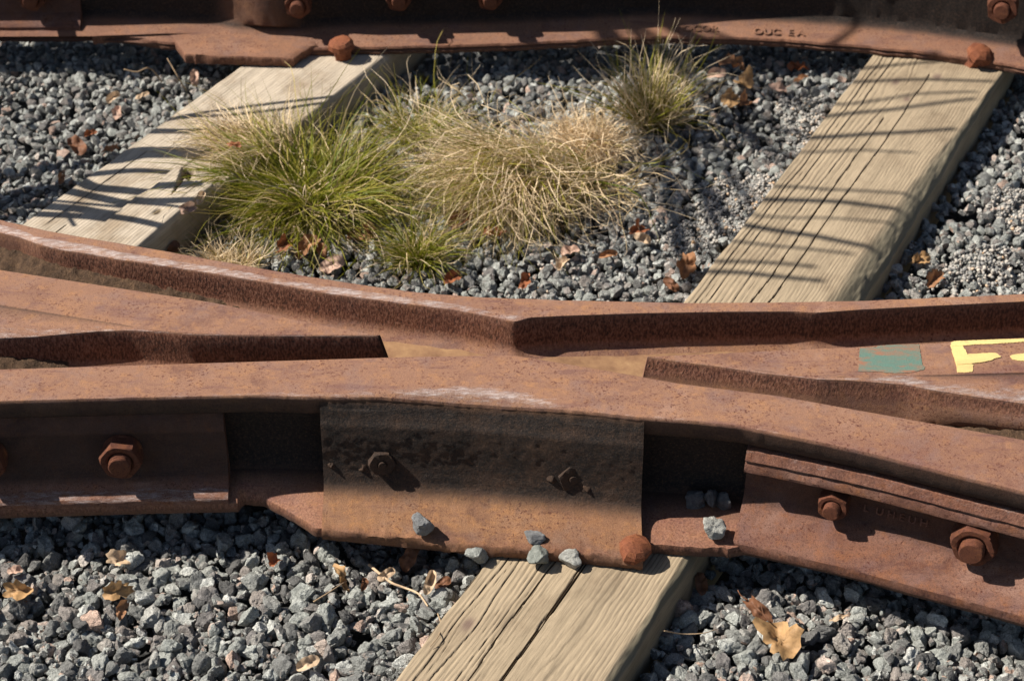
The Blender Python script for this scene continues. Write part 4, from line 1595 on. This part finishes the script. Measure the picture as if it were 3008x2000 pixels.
# ------------------------------------------------------------------ grass
GROUND_EPS = .002


def tussock(name, label, root, base_r, n, length, elev, droop, dirs, dry, width, seed, curl=1.0, spread=1.0, group="grass tussocks in the ballast", lmax=1.6):
    """n arching blades; dirs = (mean azimuth, spread) of the comb, dry = (mean, spread)"""
    r_ = np.random.default_rng(seed)
    S = 9
    root = np.array(root, float)
    parts = {}
    az = dirs[0] + dirs[1] * r_.normal(size=n) if dirs[1] < 3 else r_.uniform(0, 2 * math.pi, n)
    L = length * np.clip(r_.normal(.80, .36, n), .22, lmax)
    e0 = np.radians(np.clip(r_.normal(elev[0], elev[1], n), 8, 89))
    dr = np.radians(np.clip(r_.normal(droop[0], droop[1], n), 5, 200))
    rad = base_r * np.sqrt(r_.random(n))
    ra = np.where(r_.random(n) < .6, az + r_.normal(0, .6, n), r_.uniform(0, 2 * math.pi, n))
    pos = np.stack([root[0] + rad * np.cos(ra) * spread, root[1] + rad * np.sin(ra), np.full(n, root[2] - .004)], 1)
    dryv = np.clip(np.where(r_.random(n) < dry[2], dry[1], dry[0]) + .12 * r_.normal(size=n), 0, 1)
    wig = r_.normal(0, .5, n) * curl * (.4 + dryv)
    wig2 = r_.normal(0, .5, n) * curl * (.3 + dryv)
    pts = np.zeros((n, S, 3))
    cur = pos.copy()
    a = az.copy()
    for s in range(S):
        pts[:, s] = cur
        t = s / (S - 1)
        el = e0 - dr * t ** 1.25 + wig2 * math.sin(t * 5.5) * t
        a = a + wig * .22 * (.3 + t) + r_.normal(0, .10, n) * curl
        step = L / (S - 1)
        cur = cur + np.stack([np.cos(a) * np.cos(el), np.sin(a) * np.cos(el), np.sin(el)], 1) * step[:, None]
        ix = np.clip(((cur[:, 0] - GX0) / CELL).astype(int), 0, NXC - 1)
        iy = np.clip(((cur[:, 1] - GY0) / CELL).astype(int), 0, NYC - 1)
        cur[:, 2] = np.maximum(cur[:, 2], H[ix, iy] + GROUND_EPS + .004 * r_.random(n))
    tang = np.gradient(pts, axis=1)
    tang /= np.linalg.norm(tang, axis=2)[..., None] + 1e-9
    ref = r_.normal(size=(n, 1, 3)) + np.array([0, 0, .0])
    side = np.cross(tang, ref)
    side /= np.linalg.norm(side, axis=2)[..., None] + 1e-9
    wv = width * r_.uniform(.6, 1.3, n)[:, None] * (1 - np.linspace(0, 1, S)[None] ** 2.5 * .85)
    A = pts + side * wv[..., None] * .5
    B = pts - side * wv[..., None] * .5
    tcol = np.clip(dryv[:, None] + np.linspace(-.18, .28, S)[None] * (.4 + dryv[:, None]), 0, 1)
    o = empty(name, root, label, "grass tussock", group)
    for nm, sel in (("green_blades", dryv < .45), ("dry_blades", dryv >= .45)):
        k = int(sel.sum())
        if k == 0:
            continue
        Vv = np.stack([A[sel], B[sel]], 2).reshape(-1, 3) - root
        base = (np.arange(k) * S * 2)[:, None, None]
        q = (np.arange(S - 1) * 2)[None, :, None]
        Fq = (base + q + np.array([0, 1, 3, 2])[None, None]).reshape(-1, 4)
        me = fast_mesh(nm, Vv, Fq, M_GRASS, {"dry": np.repeat(tcol[sel][:, :, None], 2, 2)})
        ch = bpy.data.objects.new(nm, me)
        COL.objects.link(ch)
        ch.parent = o
        ch["kind"] = "stuff"
    return o


PI = math.pi
gp = lambda x, y: (lambda p: (p[0], p[1], BASE[int((p[0] - GX0) / CELL), int((p[1] - GY0) / CELL)] + .004))(P(x, y, -.055))
tussock("green_tussock", "wide olive green tussock flopping over the right edge of the bleached tie", gp(715, 458), .045, 3000, .190, (18, 20), (28, 24), (0, 9), (.18, .68, .20), .0018, 1, 1.2, 1.5)
tussock("straw_tussock", "large straw coloured tussock combed to the front left, biggest of the clumps", gp(1310, 395), .050, 3300, .262, (24, 12), (46, 16), (math.radians(220), .30), (.24, .82, .62), .0019, 2, 1.8, 1.9, lmax=1.25)
tussock("straw_crown", "straw coloured mop of long curling blades crowning the combed tussock", gp(1365, 345), .036, 1000, .13, (54, 16), (105, 40), (math.radians(235), 1.0), (.6, .92, .88), .0019, 3, 3.2, 1.2, lmax=1.2)  # curling crown of the straw tussock, built as a separate object
tussock("upright_tuft", "upright spiky pale green tuft nearest to the back rail", gp(1500, 285), .022, 800, .150, (60, 18), (22, 24), (0, 9), (.22, .84, .5), .0020, 4, 1.3, 1.2)
tussock("thin_tuft", "thin green tuft between the bleached tie and the straw tussock", gp(965, 320), .028, 480, .12, (44, 22), (45, 30), (0, 9), (.16, .72, .3), .0018, 5, 1.5, 1.5)
tussock("small_tuft", "small bright green tuft in front of the straw tussock", gp(965, 592), .020, 700, .088, (46, 20), (52, 25), (0, 9), (.16, .7, .25), .0015, 6, 1.0, 1.3)
tussock("pale_tuft", "low pale bleached tuft just behind the curved silver rail edge", gp(525, 606), .022, 380, .065, (50, 18), (40, 25), (0, 9), (.5, .92, .85), .0014, 7, .8, 2.2)
tussock("blond_tuft", "dry blond tuft lying across the bleached tie top", (P(590, 330, .0)[0], P(590, 330, .0)[1], .004), .045, 420, .10, (26, 16), (50, 25), (math.radians(165), .8), (.5, .92, .85), .0016, 8, .8, 1.6)
# a few long stray stalks
tussock("stray_stalks", "few long curling stalks rising before the back rail", gp(1060, 262), .09, 18, .13, (48, 16), (60, 50), (0, 9), (.4, .75, .7), .0020, 9, 2.8, 1.6)
tussock("stray_stalks", "few long stalks bending over the dark gravel right of the straw tussock", gp(1400, 430), .04, 34, .24, (45, 18), (80, 30), (math.radians(-40), .6), (.4, .8, .8), .0018, 10, 1.8, 1.2)


# ------------------------------------------------------------------ fallen leaves
def leaf(px, py, size, colour, label, shape="oak", spin=0.0, curl=.35, tilt=(0, 0), seed=0, stem=False, asp=.65, lift=.004):
    r_ = np.random.default_rng(1000 + seed)
    p = on_ground(px, py) if lift < .02 else P(px, py, lift)
    n, R = 28, 5
    th = np.linspace(0, 2 * PI, n, endpoint=False)
    if shape == "oak":
        out = 1 + .13 * np.cos(5 * th + r_.uniform(0, 6)) + .10 * r_.normal(size=n) + .15 * np.cos(2 * th + r_.uniform(0, 6))
    elif shape == "ragged":
        out = 1 + .13 * r_.normal(size=n) + .18 * np.cos(2 * th + r_.uniform(0, 6)) + .1 * np.cos(3 * th + r_.uniform(0, 6))
    else:
        out = np.ones(n) * (1 - .18 * np.abs(np.sin(th)) ** 3)
    out = np.clip(out, .45, 1.5)
    V = [(0, 0, 0)]
    vein = [1.0]
    for k in range(1, R + 1):
        f = k / R
        for i in range(n):
            x, y = f * out[i] * math.cos(th[i]), f * out[i] * math.sin(th[i]) * asp
            z = curl * (y * y * 1.6 - .25 * x * x) + .20 * float(fbm(x * 2.1 + seed, y * 2.1, 0, seed, 2)) * (1 + curl) + .09 * f * math.sin(th[i] * 3 + seed) + .22 * abs(y) + .07 * math.sin(9 * x + 5 * y + seed) * f
            V.append((x, y, z))
            vein.append(max(0, 1 - abs(y) * 9) + .5 * max(0, 1 - abs(abs(y) - abs(x - .2) * .5) * 14))
    V = np.array(V) * size
    F = [(0, 1 + i, 1 + (i + 1) % n) for i in range(n)]
    for k in range(R - 1):
        for i in range(n):
            a, b_ = 1 + k * n + i, 1 + k * n + (i + 1) % n
            F.append((a, a + n, b_ + n, b_))
    rot = np.array((Euler((tilt[0] + (r_.uniform(-.25, .35) if size < .034 else 0), tilt[1] + (r_.uniform(-.4, .4) if size < .034 else 0), 0)).to_matrix() @ Euler((0, 0, spin + seed * 1.7 % 1.2 - .6)).to_matrix()))
    V = V @ rot.T
    p[2] += (lift - V[:, 2].min() * .75) if lift < .02 else 0
    me = bpy.data.meshes.new("fallen_leaf")
    me.from_pydata([tuple(v) for v in V], [], F)
    finish(me, LEAF[colour], {"vein": np.clip(vein, 0, 1)}, None)
    o = bpy.data.objects.new("fallen_leaf", me)
    COL.objects.link(o)
    o.location = p
    tag(o, label, "leaf", "fallen leaves on the ballast")
    if stem:
        pts = [(size * (.9 + .9 * t), size * .12 * math.sin(3 * t), size * .15 * t) for t in np.linspace(0, 1, 6)]
        pts = np.array(pts) @ rot.T
        Vt, Ft = tube(pts, np.linspace(.0011, .0007, 6), 5)
        me2 = bpy.data.meshes.new("leaf_stem")
        me2.from_pydata([tuple(v) for v in Vt], [], Ft)
        finish(me2, LEAF["brown"])
        s_ = bpy.data.objects.new("leaf_stem", me2)
        COL.objects.link(s_)
        s_.parent = o
    return o


LEAVES = [
    (1796, 1480, .0315, "tan", "crumpled yellow tan leaf, the largest and brightest on the gravel under the right joint bar", "ragged", 2.6, .12, (.5, .12), True, .95),
    (1745, 1420, .024, "brown", "dark brown curled leaf touching the top of the bright yellow tan leaf", "oak", 2.2, .9, (.5, -.3), True, .5),
    (272, 1372, .022, "tan", "ragged tan leaf propped between stones below the cream leaf", "ragged", .2, .4, (.6, .1), False, .7),
    (273, 1296, .017, "pale", "small cream leaf at the shadow edge under the left joint bar", "oak", .4, .4, (.5, .2), False, .8),
    (283, 1415, .014, "orange", "torn scrap of orange leaf directly beneath the ragged tan leaf", "ragged", 1.1, .5, (.4, .2), False, .6),
    (42, 1372, .021, "tan", "lobed tan leaf at the left border of the near gravel", "oak", .5, .5, (.4, -.2), False, .7),
    (36, 1320, .012, "pink", "small pinkish leaf scrap above the lobed tan leaf at the left border", "oval", .2, .3, (.4, 0), False, .7),
    (786, 1345, .020, "tan", "rolled tan leaf standing among stones left of the long tie", "ragged", 1.9, .9, (.5, .2), False, .45),
    (838, 1352, .013, "brown", "little folded brown leaf between the rolled tan leaf and the straw stalk", "oval", 1.7, .9, (.5, .3), False, .5),
    (946, 1306, .024, "brown", "smooth oval brown leaf leaning in the shade left of the tie corner", "oval", .5, .35, (.9, -.2), False, .6),
    (890, 1330, .017, "pale", "pointed pale leaf upright beside the smooth oval brown leaf", "oval", 1.3, .8, (.8, .4), False, .5),
    (990, 1360, .019, "pale", "folded pale leaf touching the left edge of the long tie", "oval", 1.35, .9, (.7, .2), False, .5),
    (1020, 1352, .015, "brown", "shaded dark leaf tucked between the folded pale leaf and the tie", "oval", .3, .4, (.4, 0), False, .7),
    (633, 1302, .012, "russet", "dark russet leaf curl under the left end of the casting", "ragged", .8, .9, (.5, .2), False, .7),
    (710, 1538, .018, "pale", "cream flat leaf at the bottom border left of the tie", "oval", .1, .2, (.4, 0), False, .6),
    (1614, 1336, .018, "brown", "brown leaf in the shaded corner between tie and right joint bar", "oval", 2.1, .5, (.6, 0), False, .6),
    (1930, 1430, .015, "pale", "thin pale leaf sliver below the right joint bar", "oval", .1, .5, (.3, 0), False, .3),
    (836, 553, .026, "orange", "crumpled orange oak leaf between the green tussock and the small tuft", "ragged", .4, .7, (.5, .1), False, .75),
    (765, 622, .025, "pink", "pinkish oval leaf behind the silver edge of the curved rail", "oval", .5, .4, (.5, .1), False, .7),
    (710, 585, .024, "orange", "heap forming ragged orange leaf under the green tussock fringe", "ragged", .2, .6, (.3, .2), False, .7),
    (655, 575, .020, "russet", "dark russet leaf in the shade under the green tussock", "ragged", 1.2, .6, (.5, .3), False, .6),
    (740, 590, .017, "orange", "orange leaf between the ragged orange leaf and the pinkish oval leaf", "ragged", 2.0, .6, (.4, .2), False, .7),
    (438, 535, .020, "pink", "pale pink leaf leaning on the near end of the bleached tie flank", "oval", 1.2, .5, (.9, .2), False, .6),
    (392, 540, .022, "brown", "brown leaf curled tight against the bleached tie flank", "oval", 1.4, .6, (.9, .1), False, .55),
    (470, 522, .016, "pale", "pale leaf under the lower left fringe of the green tussock", "oval", .7, .4, (.5, .3), False, .6),
    (540, 335, .014, "russet", "russet leaf fragment lying on top of the green tussock", "ragged", .1, .5, (.3, .1), False, .6, .075),
    (1060, 520, .028, "brown", "dark brown leaf between the small tuft and the straw tussock", "oval", .4, .4, (.5, .1), False, .6),
    (1135, 545, .020, "russet", "russet leaf half hidden under the straw tussock front fringe", "ragged", .2, .4, (.4, .1), False, .6),
    (1470, 538, .020, "russet", "russet star shaped leaf on gravel left of the long tie", "oak", .7, .5, (.4, .2), False, .7),
    (1478, 565, .020, "pale", "white bleached leaf just below the russet star shaped leaf", "oval", .4, .5, (.5, .1), False, .55),
    (1312, 592, .020, "pink", "pinkish curled leaf on dark gravel behind the knuckle", "oval", -.3, .6, (.4, 0), False, .6),
    (1296, 618, .015, "pale", "small pale leaf just in front of the pinkish curled leaf", "ragged", .2, .6, (.4, 0), False, .7),
    (1400, 598, .018, "orange", "long orange leaf with pointed ends on the mid gravel", "oval", .3, .6, (.4, .1), False, .45),
    (1580, 632, .024, "orange", "curled orange leaf touching the left edge of the tie behind the rear rail", "oak", 1.3, .8, (.5, .3), False, .7),
    (1545, 668, .018, "brown", "brown leaf close behind the rear rail, left of the tie", "oval", 2.7, .6, (.4, .1), False, .6),
    (1043, 650, .019, "russet", "russet leaf against the rear rail, left of the knuckle", "oval", .4, .5, (.5, .1), False, .7),
    (1210, 660, .016, "russet", "small crumpled russet leaf behind the rear rail above the knuckle", "ragged", .2, .6, (.4, .1), False, .6),
    (1685, 170, .032, "orange", "orange folded leaf farthest back, right of the upright tuft", "oak", .3, .7, (.5, .2), False, .7),
    (1712, 200, .028, "tan", "tan leaf in front of the orange folded leaf", "ragged", 2.2, .5, (.4, .1), False, .7),
    (1650, 182, .024, "pink", "pinkish leaf left of the orange folded leaf", "oval", .6, .5, (.4, .1), False, .7),
    (1680, 240, .028, "tan", "tan leaf lowest in the litter right of the upright tuft", "ragged", .4, .5, (.4, .1), False, .7),
    (1715, 245, .022, "orange", "orange leaf beside the lowest tan leaf in the far litter", "ragged", 1.2, .6, (.4, .1), False, .7),
    (1790, 212, .024, "pink", "large pale pink leaf between far litter and the long tie", "oval", -.3, .7, (.4, .1), False, .55),
    (1842, 188, .022, "orange", "narrow orange leaf on the far gravel near the long tie", "oval", .0, .6, (.3, 0), False, .4),
    (1838, 165, .026, "russet", "russet litter leaf at the shadow edge of the back rail", "ragged", .1, .6, (.3, .1), False, .5),
    (2150, 655, .020, "orange", "orange leaf in the gravel to the right of the long tie", "ragged", .7, .5, (.4, .1), False, .6),
    (2120, 605, .020, "tan", "tan leaf against the right flank of the long tie", "ragged", 1.1, .5, (.5, .1), False, .6),
    (180, 348, .026, "brown", "flat grey brown leaf on gravel left of the bleached tie", "oval", 2.2, .3, (.4, .1), False, .7),
    (272, 270, .022, "pink", "pinkish leaf on the gravel left of the bleached tie middle", "oval", .8, .5, (.4, .1), False, .6),
    (328, 228, .020, "pale", "long pale leaf high on the far left gravel", "oval", .8, .5, (.3, .1), False, .4),
    (450, 195, .022, "pink", "pale pink leaf upright at the far corner of the left gravel", "oval", 1.2, .6, (.9, .2), False, .6),
    (262, 235, .020, "pale", "whitish pink leaf in the centre of the far left gravel", "oval", .9, .5, (.6, .2), False, .6),
    (211, 314, .016, "russet", "small russet leaf just above the flat grey brown leaf", "oval", .5, .5, (.4, .2), False, .5),
    (256, 352, .016, "orange", "orange leaf touching the left edge of the bleached tie", "ragged", 1.0, .5, (.4, .2), False, .6),
    (143, 420, .014, "orange", "orange leaf scrap low on the left gravel by the bleached tie", "ragged", 1.3, .7, (.6, .2), False, .5),
]
for k, L_ in enumerate(LEAVES):
    (px, py, sz, colr, lab, shp, spn, crl, tlt, stm, asp) = L_[:11]
    leaf(px, py, sz * (.80 if py < 300 else .92), colr, lab, shp, spn, crl, tlt, k, stm, asp, L_[11] if len(L_) > 11 else .004)


# ------------------------------------------------------------------ twigs and straw
def stalk(pts, r, label, name="dry_stalk", mat=M_TWIG, cat="stalk", lift=.003):
    W = []
    for px, py, h in pts:
        p = on_ground(px, py)
        W.append(P(px, py, p[2] + h))
    W = np.array(W)
    t = np.linspace(0, 1, len(W))
    tt = np.linspace(0, 1, len(W) * 4)
    C = np.stack([np.interp(tt, t, W[:, i]) for i in range(3)], 1)
    for _ in range(2):
        C[1:-1] = (C[:-2] + 2 * C[1:-1] + C[2:]) / 4
    Vt, Ft = tube(C, np.linspace(r, r * .55, len(C)), 6)
    o = mesh_obj(name, Vt, Ft, mat, origin=C[len(C) // 2])
    return tag(o, label, cat, "dry stalks on the ballast")


stalk([(850, 1300, .012), (900, 1342, .012), (930, 1352, .010), (965, 1365, .010), (985, 1395, .004)], .0022, "pale bent straw stalk left of the long tie", mat=LEAF["pale"])
stalk([(1008, 1412, .01), (1018, 1440, .01), (1010, 1465, .01), (990, 1488, .004)], .0011, "thin brown curved stem among stones beside the tie")
stalk([(722, 1385, .004), (760, 1362, .012), (800, 1335, .012)], .0013, "thin tan stem slanting up left of the rolled leaf")
stalk([(1530, 1452, .008), (1570, 1460, .014), (1620, 1458, .014), (1650, 1448, .006)], .0010, "thin yellowish stem on stones right of the tie")
stalk([(372, 190, .004), (356, 165, .03), (340, 155, .045), (315, 168, .04), (285, 160, .045)], .0018, "forked dry twig under the torn base plate", "dry_twig", cat="twig")
stalk([(425, 205, .004), (410, 178, .04), (385, 135, .06)], .0015, "thin twig rising against the torn base plate edge", "dry_twig", cat="twig")
stalk([(1395, 470, .01), (1420, 495, .014), (1425, 520, .008)], .0010, "pale hooked stem on gravel right of the straw tussock", mat=LEAF["pale"])


# ------------------------------------------------------------------ bare trees outside the frame whose twigs shade the ties
def twig(o_parent, name, pts, r0, r1):
    pts = np.array(pts, float)
    t = np.linspace(0, 1, len(pts))
    n = max(8, len(pts) * 4)
    tt = np.linspace(0, 1, n)
    C = np.stack([np.interp(tt, t, pts[:, i]) for i in range(3)], 1)
    C[1:-1] = (C[:-2] + 2 * C[1:-1] + C[2:]) / 4
    C += .003 * np.stack([noise(tt * 7, i, r0 * 999, 5) for i in range(3)], 1)
    Vt, Ft = tube(C, np.linspace(r0, r1, n), 7)
    return mesh_obj(name, Vt, Ft, M_BARK, o_parent)


def up_sun(px, py, t, z=0.0):
    return P(px, py, z) + SUN * t


shrub = empty("bare_shrub", (-2.3, .75, -.06), "leafless grey shrub standing left of the bleached tie", "shrub")
stem_top = np.array([-1.75, .78, .55])
twig(shrub, "trunk", [(-2.3, .75, -.06), (-2.15, .76, .2), (-1.95, .78, .45), stem_top], .016, .010)
for (pts, r) in (
        ([(345, 302), (440, 303), (540, 297)], .0055),
        ([(275, 362), (330, 352), (420, 350), (470, 352)], .0115),
        ([(205, 402), (300, 392), (400, 398)], .0050),
        ([(150, 405), (220, 432), (330, 442), (470, 437)], .0070),
        ([(120, 432), (250, 462), (350, 478), (480, 474)], .0060),
        ([(105, 474), (190, 482), (280, 496)], .0065),
        ([(200, 498), (280, 510), (400, 535)], .0050),
        ([(150, 480), (172, 520)], .0022),
        ([(470, 495), (400, 540)], .0022),
        ([(350, 283), (450, 262), (540, 250), (765, 222)], .0030),
        ([(560, 262), (660, 250), (760, 235)], .0030)):
    q = [up_sun(px, py, .60) for px, py in pts]
    far = q[0] + (q[0] - q[-1]) * .25 + np.array([-.1, 0, .03])
    twig(shrub, "branch", [stem_top - [0, 0, random.uniform(0, .25)], far] + q, r * 2.1, r * 1.6)

tree = empty("bare_tree", (-.2, 3.4, -.06), "leafless tree standing behind the back rail with low twigs", "tree")
hub = up_sun(1420, 40, 2.4)
twig(tree, "trunk", [(-.2, 3.4, -.06), (-.25, 3.38, 1.0), (-.4, 3.2, 2.0)], .06, .045)
twig(tree, "limb", [(-.4, 3.2, 2.0), (-.8, 2.5, 1.9), (-1.1, 2.0, 1.75), hub], .03, .010)
for (pts, r) in (
        ([(1934, 190), (2100, 183), (2290, 186)], .0038),
        ([(1914, 266), (2078, 250), (2243, 226)], .0040),
        ([(1870, 317), (1950, 312), (2050, 307), (2203, 298)], .0046),
        ([(1990, 235), (2120, 215), (2250, 210)], .0028),
        ([(1960, 160), (2060, 150), (2180, 140)], .0035),
        ([(1850, 350), (1990, 345), (2110, 350)], .0026),
        ([(1779, 428), (1930, 436), (2100, 446)], .0030),
        ([(1720, 458), (1830, 460), (1950, 466), (2070, 482)], .0050),
        ([(1700, 515), (1800, 532), (1900, 548), (2010, 570)], .0050),
        ([(1650, 552), (1800, 566), (1960, 584)], .0030),
        ([(1620, 600), (1750, 603), (1880, 612)], .0036),
        ([(1610, 622), (1720, 628), (1900, 648)], .0046),
        ([(1800, 500), (1900, 500), (2060, 512)], .0024),
        ([(1880, 140), (1980, 105), (2130, 65)], .0040)):
    q = [up_sun(px, py, 1.75) for px, py in pts]
    far = q[0] + (q[0] - q[-1]) * .3 + SUN * .18
    twig(tree, "branch", [hub + np.random.default_rng(int(px)).normal(0, .03, 3), far] + q, r * 1.9, r * 1.3)
